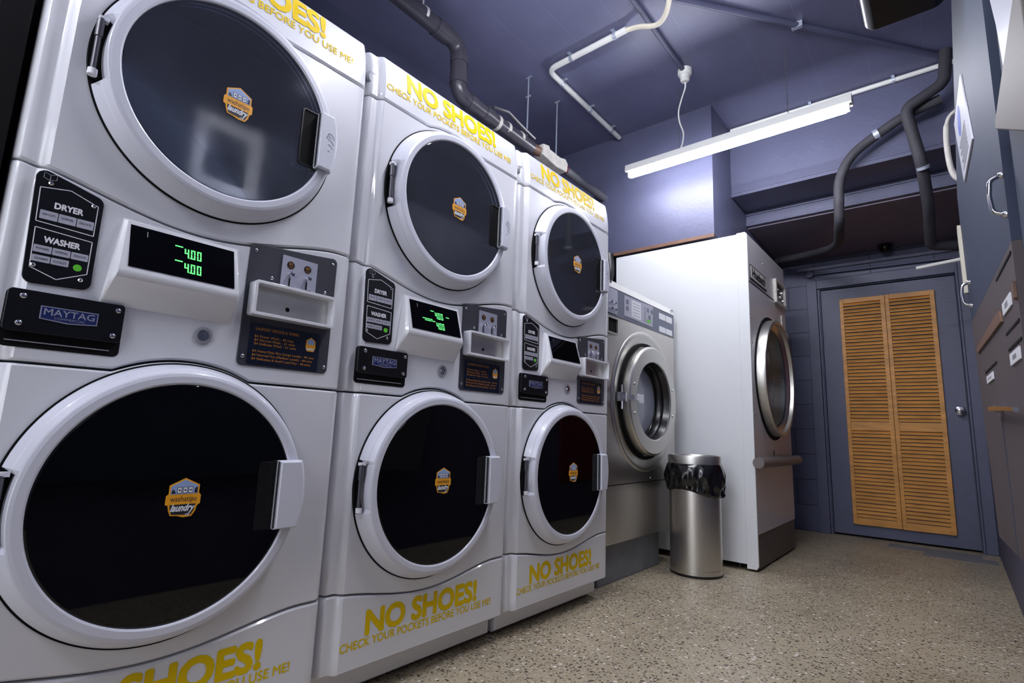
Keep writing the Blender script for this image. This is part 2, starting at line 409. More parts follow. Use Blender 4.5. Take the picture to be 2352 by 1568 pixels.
k = MB().lathe([(0, .001), (0, .033), (-.008, .031), (-.011, .014), (-.03, .013), (-.036, .024), (-.05, .030), (-.062, .026), (-.067, .012), (-.068, .001)], .822, .955, 32, 'y').move((0, DY-.001, 0))
k.build('door_knob', 'chrome', door)
# black sheet behind the door, painting the shade of its bottom gap
struct(MB().box(.443, 1.305, YF+.06, YF+.08, 0, 1.94).build('door_gap_backing', 'gap'))

# ------------------------------------------------------------------ stacked washer dryers
MW = .69
def bow(y):
    # plan profile of the front: soft edges, gently bowed middle
    u = y
    if u < .014: x = -.040+.024*math.sin(min(1, u/.014)*PI/2)
    elif u < .034: x = -.016
    elif u < .050: t = (u-.034)/.016; x = -.016+.016*(t*t*(3-2*t))
    elif u > .665: x = -.022+.022*math.sin(max(0, (.688-u)/.023)*PI/2)
    else: x = 0
    return x
YS = [.003, .006, .010, .014, .024, .033, .037, .041, .045, .050] + [.05+.615*i/48 for i in range(1, 49)] + [.672, .679, .684, .687]
def arc(ye, yc, zc, R, zedge, low):
    """seam height: follows the clearance circle of a door where it passes the straight edge"""
    d = ye-yc
    if abs(d) >= R: return zedge
    h = math.sqrt(R*R-d*d)
    return min(zedge, zc-h) if low else max(zedge, zc+h)
def smooth_dip(y, zedge, depth, half=.30, yc=.325):
    t = min(1, abs(y-yc)/half); return zedge-depth*(0.5+0.5*math.cos(PI*t))**.8
def front_panel(zlo, zhi, hole=None, setback=.0, leanz=None):
    """a front skin between two seam curves, edges rolled back so the seams read as grooves"""
    mb = MB(); ys = list(YS)
    if hole:
        yc, zc, r = hole; ys = sorted(set(ys+[yc-r, yc+r, yc-r*.985, yc+r*.985, yc-r*.95, yc+r*.95]))
    def strip(segs):
        rows = []
        for (y, a, bb) in segs:
            x = bow(y)-setback
            def X(z): return x+(leanz(z) if leanz else 0)
            e = min(.005, (bb-a)*.25)
            zz = [(X(a)-.014, a), (X(a)-.004, a+e*.2), (X(a), a+e)]
            for i in range(1, 6): q = a+e+(bb-a-2*e)*i/6; zz.append((X(q), q))
            zz += [(X(bb), bb-e), (X(bb)-.004, bb-e*.2), (X(bb)-.014, bb)]
            rows.append([(-.09, y, a)]+[(p, y, q) for p, q in zz]+[(-.09, y, bb)])
        n = len(rows[0]); v = [p for r_ in rows for p in r_]
        fs = [(i*n+j, i*n+j+1, (i+1)*n+j+1, (i+1)*n+j) for i in range(len(rows)-1) for j in range(n-1)]
        fs += [(i*n+n-1, i*n, (i+1)*n, (i+1)*n+n-1) for i in range(len(rows)-1)]
        fs += [tuple(range(n)), tuple((len(rows)-1)*n+j for j in range(n))[::-1]]
        mb.add(v, fs)
    if not hole:
        strip([(y, zlo(y), zhi(y)) for y in ys])
    else:
        L = [y for y in ys if y <= yc-r+1e-9]; Rr = [y for y in ys if y >= yc+r-1e-9]; Mi = [y for y in ys if yc-r-1e-9 <= y <= yc+r+1e-9]
        strip([(y, zlo(y), zhi(y)) for y in L]); strip([(y, zlo(y), zhi(y)) for y in Rr])
        hh = lambda y: math.sqrt(max(0, r*r-(y-yc)**2))
        strip([(y, zlo(y), zc-hh(y)-.0005) for y in Mi]); strip([(y, zc+hh(y)+.0005, zhi(y)) for y in Mi])
    return mb

def badge(parent, yc, zc, x, s=1.0):
    """hexagonal laundry sticker"""
    def P(pts, x0, x1): return MB().prism([(yc+p[0]*s, zc+p[1]*s) for p in pts], x0, x1)
    outline = [(-.024, -.024), (-.020, -.033), (-.008, -.034), (.004, -.0375), (.018, -.036), (.024, -.026), (.026, -.016), (.031, -.012), (.031, .004), (.027, .008), (.027, .024), (0, .0375), (-.027, .024), (-.027, .008), (-.031, .004), (-.031, -.012), (-.026, -.014)]
    st = P(outline, x, x+.0008).build('logo_sticker', 'orange', parent, label='orange bordered hexagonal laundry logo sticker')
    return st
def badge_print(parent, yc, zc, x, s=1.0):
    def T(pts): return [(yc+p[0]*s, zc+p[1]*s) for p in pts]
    a, bb = x+.0008, x+.0011
    MB().prism(T([(-.024, .007), (.024, .007), (.024, .0225), (0, .0345), (-.024, .0225)]), a, bb).build('sticker_picture', 'paleblue', parent)
    m = MB()
    m.prism(T([(-.0215, -.0235), (-.018, -.031), (.016, -.033), (.021, -.024), (.023, -.0125), (-.023, -.0125)]), a, bb)
    for i in range(3):
        yy = -.013+.010*i; m.prism(T([(yy, .0085), (yy+.008, .0085), (yy+.008, .0205), (yy, .0205)]), bb, bb+.0002)
    m.prism(T([(-.023, .0085), (-.015, .0085), (-.017, .013), (-.021, .017)]), bb, bb+.0002)
    m.prism(T([(.018, .0085), (.0235, .0085), (.0235, .020), (.019, .018)]), bb, bb+.0002)
    m.build('sticker_background', 'darkprint', parent)
    m = MB()
    for i in range(3):
        yy = -.013+.010*i+.0009
        m.prism(T([(yy, .0095), (yy+.0062, .0095), (yy+.0062, .0195), (yy, .0195)]), bb+.0002, bb+.0004)
    add_text(m, 'laundry', yc-.0215*s, yc+.022*s, zc-.0300*s, zc-.0115*s, bb+.0003, .035, .4)
    m.build('sticker_lettering', 'whitev', parent); m = MB(); add_text(m, '.co', yc+.004*s, yc+.014*s, zc-.0345*s, zc-.0300*s, bb+.0003, .02, .3)
    m.build('sticker_lettering', 'whitev', parent)
    m = MB(); add_text(m, 'washatipu', yc-.0235*s, yc+.0235*s, zc-.0105*s, zc+.0035*s, a+.0002, .01)
    for i in range(3):
        m.lathe([(bb+.0005, .0001), (bb+.0005, .0018*s)], yc+(-.013+.010*i+.004)*s, zc+.0145*s, 12)
    m.build('sticker_print', 'darkprint', parent)

def screws(pts, x, r, parent, name='screw', m='chrome'):
    for y, z in pts: MB().lathe([(x+.0032, .0002), (x+.003, r*.5), (x+.0015, r*.9), (x-.0005, r)], y, z, 12).build(name, m, parent)

def porthole(root, yc, zc, R, G, xf, kind):
    """round door: outer ring tapered to a flat face, hinge notch on the left, handle block on the right"""
    hz = .069
    door = None
    def prof(th):
        y, z = math.cos(th), math.sin(th)
        notch = y < 0 and abs(R*z) < hz
        o1, o2, o3 = (R, R-.004, G+.022) if not notch else (G+.0235, G+.0232, G+.022)
        return [(.001, o1), (.006, o1 if notch else R-.0005), (.029, o2 if notch else R-.009), (.031, o2 if notch else R-.011), (.045, G+.0230 if notch else G+.024), (.0465, G+.0215), (.048, G+.016), (.048, G+.004), (.0468, G+.0018), (.044, G), (.001, G)]
    n = 192
    door = MB().lathe(prof, yc, zc, n, closed=True).build(kind+'_door', 'ring', root, sharp=13)
    # black ring painting the shaded gap behind the door
    MB().lathe([(-.002, R-.02), (-.002, R+.003), (.003, R+.003), (.0035, R-.001), (.0035, R-.02)], yc, zc, n, closed=True).build('gap_shade_ring', 'gap', door)
    # hinge in the notch
    hy = yc-(R+G+.02)/2-.004
    nb = MB(); pts = []
    for i in range(13):
        a = PI-.245+.49*i/12; pts.append((yc+(R+.003)*math.cos(a), zc+(R+.003)*math.sin(a)))
    for i in range(13):
        a = PI+.29-.58*i/12; pts.append((yc+(G+.020)*math.cos(a), zc+(G+.020)*math.sin(a)))
    nb.prism(pts, .001, .009); nb.build('hinge_recess', 'gap', door)
    h = MB(); h.tube([(.019, hy, zc-.056), (.019, hy, zc+.056)], .0048, 12)
    h.tube([(.019, hy, zc+.018), (.019, hy, zc+.052)], .0066, 12)
    h.build('hinge_pin', 'pindark', door)
    MB().tube([(.021, hy, zc-.064), (.021, hy, zc-.052)], .008, 12).build('hinge_cap', 'whitev', door)
    MB().box(.009, .022, hy-.004, hy+.012, zc+.054, zc+.062).build('hinge_bracket', 'whitev', door)
    # glass
    if kind == 'dryer':
        MB().lathe([(.038, .0005), (.038, G), (.044, G), (.045, G-.002), (.045, .0005)], yc, zc, 96).build('door_glass', 'glass', door, sharp=8, label='clear round dryer door glass')
    else:
        MB().lathe([(.030, .0005), (.030, G), (.044, G), (.0455, G-.003), (.0458, .0005)], yc, zc, 96).build('door_glass', 'blackglass', door, sharp=8, label='black round washer door glass')
    # finger pocket beside the handle
    y1 = yc+.212; y0 = yc+.150; z0, z1 = zc-.074, zc+.072
    o = rr(y0, y1, z0, z1, .008)
    if kind == 'dryer':
        MB().prism(o, .018, .0455).build('handle_pocket', 'gap', door)
        fr = MB(); i_ = rr(y0+.003, y1-.003, z0+.003, z1-.003, .006); n_ = len(o)
        fr.add([(x, p[0], p[1]) for x, q in ((.044, o), (.0475, o), (.0475, i_), (.044, i_)) for p in q],
               [(a*n_+k, a*n_+(k+1) % n_, ((a+1) % 4)*n_+(k+1) % n_, ((a+1) % 4)*n_+k) for a in range(4) for k in range(n_)])
        fr.build('pocket_rim', 'panelblack', door)
    else:
        fr = MB(); i_ = rr(y0+.003, y1-.003, z0+.003, z1-.003, .006); n_ = len(o)
        fr.add([(x, p[0], p[1]) for x, q in ((.044, o), (.0470, o), (.0464, i_), (.044, i_)) for p in q],
               [(a*n_+k, a*n_+(k+1) % n_, ((a+1) % 4)*n_+(k+1) % n_, ((a+1) % 4)*n_+k) for a in range(4) for k in range(n_)])
        fr.build('pocket_rim', 'panelblack', door)
        MB().prism(i_, .044, .0461).build('handle_pocket', 'black', door)
    # handle block, outer edge following the ring
    hb = MB(); zz = [-.074+.148*i/10 for i in range(11)]
    def edge(dz, off): return yc+math.sqrt((G+off+.008)**2-dz*dz)+.002
    inner = yc+.190
    lo = [(inner, zc+q) for q in zz]; hi = [(edge(q, .020), zc+q) for q in zz]
    poly = [(inner, zc-.074)]+hi+[(inner, zc+.074)]
    tap = [(inner+.001, zc-.071)]+[(edge(q, .020)-.010, zc+q*.96) for q in zz]+[(inner+.001, zc+.071)]
    hb.prism(poly, .040, .056); hb.prism(poly, .056, .068, taper=tap)
    hb.build('door_handle', 'ring', door, bevel=.002, label='white door handle block')
    if kind == 'dryer':
        ic = MB(); hy0 = yc+.207
        for k, (pp) in enumerate([[(0, .012), (.004, .022), (.012, .024), (.02, .018), (.024, .010)], [(.004, .022), (.008, .014), (.014, .012)],
                                  [(.0, .012), (.006, .006), (.016, .004), (.022, -.004)], [(.006, -.006), (.014, -.008), (.020, -.016)], [(.006, -.022), (.013, -.024)]]):
            ic.tube([(.0683, hy0+p[0]*.9, zc+p[1]) for p in pp], .0007, 5)
        ic.build('hand_icon', 'greyplastic', door)
        # inner liner cone and drum seen through the glass
        MB().lathe([(.036, G-.001), (.010, G-.018), (-.035, G-.030), (-.035, G-.034), (.008, G-.022), (.030, G-.006)], yc, zc, 96, closed=True).build('inner_liner', 'liner', door)
        dr = MB().lathe([(-.09, G+.005), (-.09, G+.035), (-.55, G+.035), (-.56, .10), (-.545, .09), (-.545, .0005)], yc, zc+.01, 96)
        d = dr.build('dryer_drum', 'drumbasin', root)
        for a in (PI*.5, PI*1.17, PI*1.83):
            c_, s_ = math.cos(a), math.sin(a); rr_ = G+.034
            q = MB().prism([(-.035, 0), (.035, 0), (.012, -.07), (-.012, -.07)], -.50, -.12)
            q.v = [(p[0], yc+(p[1])*(-s_)+(rr_+p[2])*c_, zc+.01+(p[1])*c_+(rr_+p[2])*s_) for p in q.v]
            q.build('drum_vane', 'drum', d)
    sx = .0452 if kind == 'dryer' else .0459
    sy, sz = (yc+.002, zc+.002) if kind == 'dryer' else (yc+.007, zc+.006)
    badge(door, sy, sz, sx); badge_print(door, sy, sz, sx)
    return door

def seg_digits(mb, s, u0, v0, h, w, P):
    """seven segment text on a sloped plane; P(u,v)->point"""
    SEG = {'0': 'abcdef', '4': 'fgbc', '-': 'g'}
    t = h*.13; g = h*.02
    rects = {'a': (0, h-t, w, h), 'g': (0, h/2-t/2, w, h/2+t/2), 'd': (0, 0, w, t), 'f': (0, h/2+g, t, h-g), 'b': (w-t, h/2+g, w, h-g), 'e': (0, g, t, h/2-g), 'c': (w-t, g, w, h/2-g)}
    u = u0
    for ch in s:
        if ch == '.':
            r = (u-w*.22, 0, u-w*.22+t, t); R = [r]; adv = 0
        else: R = [(u+rects[c][0], rects[c][1], u+rects[c][2], rects[c][3]) for c in SEG[ch]]; adv = w*1.35
        for (a, bq, c_, d_) in R:
            mb.add([P(a, v0+bq), P(c_, v0+bq), P(c_, v0+d_), P(a, v0+d_)], [(0, 1, 2, 3)])
        u += adv

def make_stack(y0, dx, label, disp):
    root = thing('stacked_washer_dryer', label, 'washer dryer', (dx, y0, 0), 'white stacked washer dryers along the left wall')
    YC = .325
    zA = lambda y: smooth_dip(y, .277, .038)                # drawer top
    zB = lambda y: arc(y, .32, .543, .2755, .787, False)    # washer front / console seam
    zC_ = lambda y: smooth_dip(y, 1.147, .056, .33, .31)          # console / dryer seam
    zD = lambda y: arc(y, .33, 1.396, .272, 1.647, False)   # dryer front / top cap
    b = MB().box(-.76, -.06, .012, MW-.012, .02, 1.785); b.build('cabinet_body', 'enamel', root, bevel=.004)
    b = MB().box(-.70, -.075, .015, MW-.018, .012, .10); b.build('plinth', 'enamel', root, bevel=.003)
    for fy in (.06, MW-.06):
        for fx_ in (-.12, -.66): MB().tube([(fx_, fy, 0), (fx_, fy, .013)], .02, 12).build('foot', 'black', root)
    dp = front_panel(lambda y: .088, lambda y: zA(y)-.0015).build('drawer_panel', 'enamel', root)
    front_panel(lambda y: zA(y)+.0015, lambda y: zB(y)-.0015).build('washer_front', 'enamel', root)
    con = front_panel(lambda y: zB(y)+.0015, lambda y: zC_(y)-.0015).build('control_console', 'enamel', root)
    front_panel(lambda y: zC_(y)+.0015, lambda y: zD(y)-.0015, hole=(.33, 1.396, .228)).build('dryer_front', 'enamel', root)
    tc = front_panel(lambda y: zD(y)+.0015, lambda y: 1.795, leanz=lambda z: -.016*max(0, (z-1.66)/.13)**2).build('top_panel', 'enamel', root)
    b = MB().box(-.76, -.05, .012, MW-.012, 1.785, 1.792).build('lid', 'enamel', root, bevel=.003)
    # small thumb recess on the side edge of the top panel
    MB().lathe([(-.02, .0005), (-.019, .016), (-.024, .022), (-.03, .022)], .018, 1.706, 24).build('edge_cap', 'greyplastic', root)
    # yellow lettering
    lo = MB(); add_text(lo, 'NO SHOES!', .122, .545, .163, .228, 0, .045, space=.98, fx=lambda y, z: bow(y)+.0006)
    add_text(lo, 'CHECK YOUR POCKETS BEFORE YOU USE ME!', .0505, .614, .139, .160, 0, .020, fx=lambda y, z: bow(max(y, .05))+.0006)
    lo.build('warning_lettering', 'yellow', root, label='yellow NO SHOES lettering on the drawer panel')
    fl = lambda y, z: bow(y)+.0010-.016*max(0, (z-1.66)/.13)**2
    up = MB(); add_text(up, 'NO SHOES!', .130, .545, 1.712, 1.782, 0, .045, slant=.006, space=.98, fx=fl)
    add_text(up, 'CHECK YOUR POCKETS BEFORE YOU USE ME!', .054, .630, 1.685, 1.706, 0, .018, slant=.008, fx=fl)
    up.build('warning_lettering', 'yellow', root, label='yellow NO SHOES lettering on the top panel')
    # doors
    wd = porthole(root, .32, .543, .268, .226, 0, 'washer')
    dd = porthole(root, .33, 1.396, .256, .214, 0, 'dryer')
    # instruction panel
    pp = roundpoly([(.041, .924), (.137, .929), (.136, 1.106), (.034, 1.136)], .014)
    ip = MB().prism(pp, -.002, .003).build('instruction_panel', 'panelblack', root, bevel=.0012, label='black instruction panel for dryer and washer')
    X = .0034
    def out(pts, wd_=.0007, closed=True):
        m = MB(); n = len(pts)
        for i in range(n if closed else n-1):
            a = Vector(pts[i]); b_ = Vector(pts[(i+1) % n]); d = (b_-a).normalized(); nn = Vector((-d.y, d.x))*wd_
            m.prism([tuple(a-nn), tuple(b_-nn), tuple(b_+nn), tuple(a+nn)], X-.0006, X)
        return m
    m = out([(.045, 1.036), (.043, 1.098), (.085, 1.106), (.128, 1.090), (.128, 1.032), (.045, 1.036)], closed=False)
    m2 = out([(.128, 1.020), (.128, .958), (.086, .938), (.048, .953), (.046, 1.025), (.128, 1.020)], closed=False)
    m.add(m2.v, m2.f)
    add_text(m, 'DRYER', .066, .108, 1.065, 1.077, X, .05); add_text(m, 'WASHER', .060, .112, 1.000, 1.012, X, .05)
    m.build('panel_lettering', 'whitev', ip)
    for i in range(3):
        for z0_, z1_ in ((1.042, 1.058), (.981, .994), (.964, .976)):
            if i < 2 or z0_ > .97: MB().prism(rr(.0485+.0262*i, .0735+.0262*i, z0_, z1_, .001, 2), X-.0006, X+.0004).build('cycle_button', 'buttong', ip)
    for i in range(3):
        for z_, wd in ((1.049, ('HEAVY DUTY', 'NORMAL', 'DELICATE')), (.986, ('POWER', 'NORMAL', 'DELICATE')), (.968, ('WARM', 'COLD'))):
            if i < len(wd): m = MB(); add_text(m, wd[i], .052+.0262*i, .070+.0262*i, z_, z_+.004, X+.0007, .01); m.build('button_lettering', 'darkprint', ip)
    MB().lathe([(X+.0008, .0002), (X+.0006, .0062), (X-.0008, .0066)], .113, .9665, 20).build('start_button', 'green', ip)
    m = MB(); g = .0006
    for s_ in (-1, 1): m.tube([(X, .054, 1.114), (X, .054+s_*.009, 1.117), (X, .054+s_*.009, 1.127), (X, .054, 1.124), (X, .054, 1.114)], g, 5)
    m.build('book_icon', 'greyplastic', ip)
    screws(((.056, 1.109), (.121, 1.089), (.052, .957), (.120, .945)), .003, .0042, ip)
    # brand plate
    MB().prism(rr(.026, .196, .812, .912, .010), -.004, .0015).build('plate_recess', 'gap', root, bevel=.001)
    bp = MB().prism(rr(.027, .194, .838, .911, .007), .002, .010).build('brand_plate', 'panelblack', root, bevel=.0012, label='black plate with a blue and silver name badge')
    MB().prism([(.034, .8215), (.180, .8215), (.180, .8232), (.034, .8232)], .0016, .004).build('plate_slot', 'greyplastic', bp)
    MB().prism([(.072, .864), (.112, .860), (.154, .864), (.154, .887), (.072, .887)], .0102, .0118).build('badge_frame', 'silverprint', bp)
    MB().prism([(.0737, .8655), (.112, .862), (.1523, .8655), (.1523, .8855), (.0737, .8855)], .0118, .0122).build('name_badge', 'badgeblue', bp)
    m = MB(); add_text(m, 'MAYTAG', .077, .149, .8715, .8835, .0125, .012); add_text(m, 'COMMERCIAL', .092, .136, .8655, .8695, .0125, .01)
    m.build('badge_lettering', 'silverprint', bp)
    screws(((.047, .899), (.183, .899), (.047, .852), (.180, .850)), .0105, .0052, bp)
    # display housing : sloped pod
    a0, a1 = .152, .392
    pf = [(-.002, 1.085), (.007, 1.082), (.012, 1.078), (.040, .976), (.041, .968), (.038, .960), (-.002, .908)]
    v = []
    for (yy, ins) in ((a0, 0), (a0+.006, 1), (a1-.006, 1), (a1, 0)):
        for (px_, pz_) in pf: v.append((px_*(1 if ins else .78) if px_ > 0 else px_, yy+(.0), pz_))
    n = len(pf); fs = []
    for i in range(3):
        for j in range(n-1): fs.append((i*n+j, i*n+j+1, (i+1)*n+j+1, (i+1)*n+j))
        fs.append((i*n+n-1, i*n, (i+1)*n, (i+1)*n+n-1))
    fs += [tuple(range(n)), tuple(3*n+j for j in range(n))]
    v = [(p[0], p[1]+(0.018 if (p[1] < .27) else -.004)*max(0, min(1, (p[2]-.90)/.18)), p[2]) for p in v]
    ds = MB().add(v, fs).build('display_housing', 'enamel', root, bevel=.003, seg=3)
    # screen on the slope
    A = Vector((.0125, .180, 1.071)); U = Vector((0, 1, 0)); V_ = Vector((.0385-.0125, 0, .983-1.071)); Ls = V_.length; V_.normalize()
    N = U.cross(-V_); N = Vector((abs(N.x), N.y, abs(N.z)))
    SW = .195
    def SP(u, v_, h=0): p = A+U*u+V_*(Ls-v_)+N*h; return (p.x, p.y, p.z)
    sc = MB(); q = [SP(0, 0, -.002), SP(SW, 0, -.002), SP(SW, Ls, -.002), SP(0, Ls, -.002), SP(0, 0, .0015), SP(SW, 0, .0015), SP(SW, Ls, .0015), SP(0, Ls, .0015)]
    sc.add(q, [(0, 1, 2, 3), (4, 5, 6, 7), (0, 1, 5, 4), (1, 2, 6, 5), (2, 3, 7, 6), (3, 0, 4, 7)])
    sc.build('display_screen', 'blackglass', ds)
    if disp:
        d = MB(); P = lambda u, v_: SP(u, v_, .0018)
        for vv in (Ls*.50, Ls*.13):
            seg_digits(d, '4.00', SW*.49, vv, Ls*.24, SW*.045, P)
            def dash(u, v_, w_): d.add([P(u, v_), P(u+w_, v_), P(u+w_, v_+.003), P(u, v_+.003)], [(0, 1, 2, 3)])
            dash(SW*.40, vv+Ls*.24, SW*.075)
        if disp == 2:
            dash(SW*.72, Ls*.62, SW*.07); dash(SW*.22, Ls*.42, SW*.20); dash(SW*.26, Ls*.36, SW*.13)
        d.build('display_digits', 'led', ds)
    m = MB(); m.add([SP(.028, Ls-.020, .0018), SP(.0295, Ls-.020, .0018), SP(.0295, Ls-.008, .0018), SP(.028, Ls-.008, .0018)], [(0, 1, 2, 3)])
    m.build('screen_mark', 'greyplastic', ds)
    # lock
    lk = MB().lathe([(.001, .019), (.004, .018), (.005, .013), (.003, .011), (.003, .0005)], .339, .877, 32).build('key_lock', 'greyplastic', root)
    m = MB().lathe([(.004, .010), (.007, .009), (.007, .004), (.0045, .0035), (.0045, .0005)], .339, .877, 24); m.build('lock_barrel', 'chrome', lk)
    # coin panel
    cp = MB().prism(roundpoly([(.413, .824), (.636, .826), (.638, 1.128), (.536, 1.118), (.415, 1.108)], .012), -.002, .003).build('coin_panel', 'slate', root, bevel=.0012, label='slate coin mechanism panel')
    screws(((.427, 1.093), (.625, 1.110), (.470, 1.036), (.610, 1.032), (.424, .845), (.626, .842)), .003, .0048, cp)
    MB().prism(rr(.491, .582, 1.010, 1.100, .002), .003, .006).build('coin_slide_plate', 'silverprint', cp)
    for yy in (.512, .556):
        MB().lathe([(.0068, .0002), (.0068, .0095), (.0058, .0098)], yy, 1.078, 20).build('coin_label', 'black', cp)
        MB().box(.0058, .0066, yy-.002, yy+.002, 1.012, 1.046).build('coin_slot', 'black', cp)
    m = MB()
    for yy in (.512, .556): add_text(m, '$2', yy-.005, yy+.005, 1.077, 1.084, .0071, .02); add_text(m, 'ONLY', yy-.006, yy+.006, 1.071, 1.0745, .0071, .01)
    m.build('coin_label_print', 'amber', cp)
    for yy in (.512, .556):
        m = MB(); m.tube([(.006, yy, 1.053), (.018, yy, 1.053)], [.0045, .0065], 12); m.lathe([(.018, .0065), (.022, .005), (.0235, .0004)], yy, 1.053, 12)
        m.build('coin_knob', 'chrome', cp)
        MB().box(.006, .016, yy-.009, yy+.009, 1.018, 1.024).build('slide_stop', 'chrome', cp)
    # coin cup: an open box
    o = rr(.422, .628, .938, 1.018, .007, 4); i_ = rr(.429, .621, .945, 1.011, .004, 4); n_ = len(o); cup = MB()
    cup.add([(x, p[0], p[1]) for x, q in ((.003, o), (.034, o), (.034, i_), (.006, i_)) for p in q],
            [(a*n_+k, a*n_+(k+1) % n_, (a+1)*n_+(k+1) % n_, (a+1)*n_+k) for a in range(3) for k in range(n_)])
    cup.build('coin_cup', 'enamel', cp, bevel=.001)
    MB().prism(i_, .003, .0064).build('coin_cup_back', 'steel', cp)
    MB().lathe([(.0066, .0002), (.0066, .0055)], .515, .968, 16).build('coin_cup_hole', 'gap', cp)
    # price card
    pc = MB().prism([(.434, .830), (.608, .828), (.609, .922), (.434, .924)], .003, .0042).build('price_card', 'navycard', root, label='dark blue price card with amber print')
    m = MB()
    add_text(m, 'LAUNDRY PRICING & TIMING', .447, .552, .908, .915, .0045, .012)
    for i, s in enumerate(('$4 Power Wash - 40 mins', '$4 Normal Wash - 31 mins', '$4 Delicate Wash - 31 mins')):
        add_text(m, s, .446, .540+.004*i, .8905-.0085*i, .8970-.0085*i, .0045, .015)
    for i, s in enumerate(('$4 Heavy Duty Dry (Large Loads) - 48 mins', '$4 Normal Dry (Medium Loads) - 48 mins', '$4 Delicates & Small Load Dry - 48 mins')):
        add_text(m, s, .444, .597-.004*i, .8560-.0090*i, .8630-.0090*i, .0045, .015)
    m.build('card_lettering', 'amber', pc)
    bd = MB().prism([(.576, .876), (.594, .876), (.598, .886), (.597, .903), (.585, .911), (.573, .903), (.572, .886)], .0042, .0047).build('card_logo', 'orange', pc)
    MB().prism([(.576, .893), (.594, .893), (.594, .902), (.585, .908), (.576, .902)], .0047, .0049).add([], []).build('card_logo_picture', 'paleblue', pc)
    m = MB(); add_text(m, 'laundry', .574, .596, .877, .886, .0050, .04, .3); m.build('card_logo_lettering', 'whitev', pc)
    return root
make_stack(-.290, 0, 'nearest white stacked washer and dryer, first from the left, largest in view', 1)
make_stack(.4015, .004, 'middle one of the three white stacked washer dryers, display lit with extra dashes', 2)
make_stack(1.0935, .010, 'farthest white stacked washer dryer with a blank display, beside the steel washer', 0)

# ------------------------------------------------------------------ stainless washer
t = thing('steel_washer', 'stainless steel front-loading coin washer on a concrete plinth between white dryers', 'washing machine', (-.06, 1.86, 0))
L0, L1 = 0, .83
MB().prism([(-.9, .19), (-.20, .19), (-.20, 1.478), (-.9, 1.478)], L0, L1, 'y').prism([(-.20, 1.25), (0, 1.25), (0, 1.44), (-.02, 1.478), (-.20, 1.478)], L0, L1, 'y').box(-.20, -.004, L0, .01, .19, 1.25).box(-.20, -.004, L1-.01, L1, .19, 1.25).build('cabinet', 'steelv', t)
plate(L0, L1, .19, 1.25, .440, .885, .205, -.012, 0).build('front_panel', 'steelv', t)
MB().box(-.85, -.04, .02, .69, 0, .183).build('plinth', 'concrete', t, bevel=.004)
MB().box(-.84, -.06, .03, .78, .183, .19).build('plinth_gap', 'gap', t)
m = MB().prism([(0.0005, 1.29), (.004, 1.29), (.004, 1.428), (0.0005, 1.428)], .002, L1-.002, 'y'); bnd = m.build('control_band', 'band', t)
MB().prism([(.0008, 1.43), (.006, 1.43), (-.012, 1.472), (-.0175, 1.470)], .002, L1-.002, 'y').build('top_strip', 'pvc', t)
MB().prism([(.190, 1.309), (.528, 1.305), (.535, 1.426), (.190, 1.418)], .004, .0055).build('control_plate', 'buttong', bnd)
MB().prism([(.27, 1.318), (.38, 1.316), (.38, 1.412), (.27, 1.410)], .0056, .0062).build('paper_label', 'whitev', bnd)
for z0_, z1_ in ((1.364, 1.416), (1.289, 1.338)):
    for y0_ in (.617, .713): MB().prism(rr(y0_, y0_+.088, z0_+.008, z1_-.008, .004), .004, .0052).build('paper_label', 'whitev', bnd)
for yy, zz in ((.21, 1.40), (.21, 1.365), (.455, 1.402), (.505, 1.402), (.475, 1.365)): MB().box(.0056, .0064, yy, yy+.025, zz-.022, zz).build('control_button', 'band', bnd)
m = MB()
for i in range(7): m.box(.0056, .0062, .425, .435, 1.322+.012*i, 1.327+.012*i)
for i in range(5): m.box(.0062, .0066, .285, .365, 1.33+.016*i, 1.332+.016*i)
m.build('control_marks', 'band', bnd)
MB().box(.0056, .0066, .455, .50, 1.322, 1.338).build('start_mark', 'green', bnd)
cz_ = MB().prism(rr(.010, .112, 1.296, 1.424, .004), .004, .008).build('coin_plate', 'silverprint', t)
for yy in (.035, .075):
    MB().tube([(.008, yy, 1.35), (.02, yy, 1.35)], .007, 12).build('coin_knob', 'chrome', cz_)
    MB().box(.008, .022, yy-.010, yy+.010, 1.312, 1.320).build('slide_stop', 'chrome', cz_)
MB().prism(rr(.010, .112, 1.198, 1.272, .004), .0006, .003).build('coin_return_recess', 'gap', t)
m = MB(); o = rr(.006, .116, 1.192, 1.278, .005); i_ = rr(.014, .108, 1.200, 1.270, .003); n_ = len(o)
m.add([(x, p[0], p[1]) for x, q in ((.0006, o), (.012, o), (.012, i_), (.002, i_)) for p in q], [(a*n_+k, a*n_+(k+1) % n_, (a+1)*n_+(k+1) % n_, (a+1)*n_+k) for a in range(3) for k in range(n_)])
m.build('coin_return', 'steel', t)
yc, zc = .440, .885
MB().lathe([(.0005, .375), (.006, .368), (.008, .355), (.004, .34), (.001, .30)], yc, zc, 96).build('pressed_ring', 'steel', t)
rg = MB().lathe([(.001, .205), (.001, .288), (.046, .290), (.050, .287), (.056, .278), (.056, .212), (.052, .206)], yc, zc, 96, closed=True).build('door_ring', 'steel', t, sharp=25)
MB().lathe([(.001, .294), (.001, .312), (.012, .309), (.014, .294)], yc, zc, 96, closed=True).build('door_seal', 'gap', rg)
MB().lathe([(.050, .206), (.036, .200), (.020, .194), (.010, .197), (.002, .190), (-.020, .186), (-.028, .190), (-.040, .182), (-.060, .178), (-.066, .182), (-.085, .172), (-.13, .165), (-.13, .185), (0, .203)], yc, zc, 96, closed=True).build('rubber_bellows', 'panelblack', rg)
MB().lathe([(-.036, .186), (-.026, .176), (-.020, .155), (-.016, .0005)], yc, zc, 96).build('bowl_glass', 'milky_reflection', rg, sharp=50)
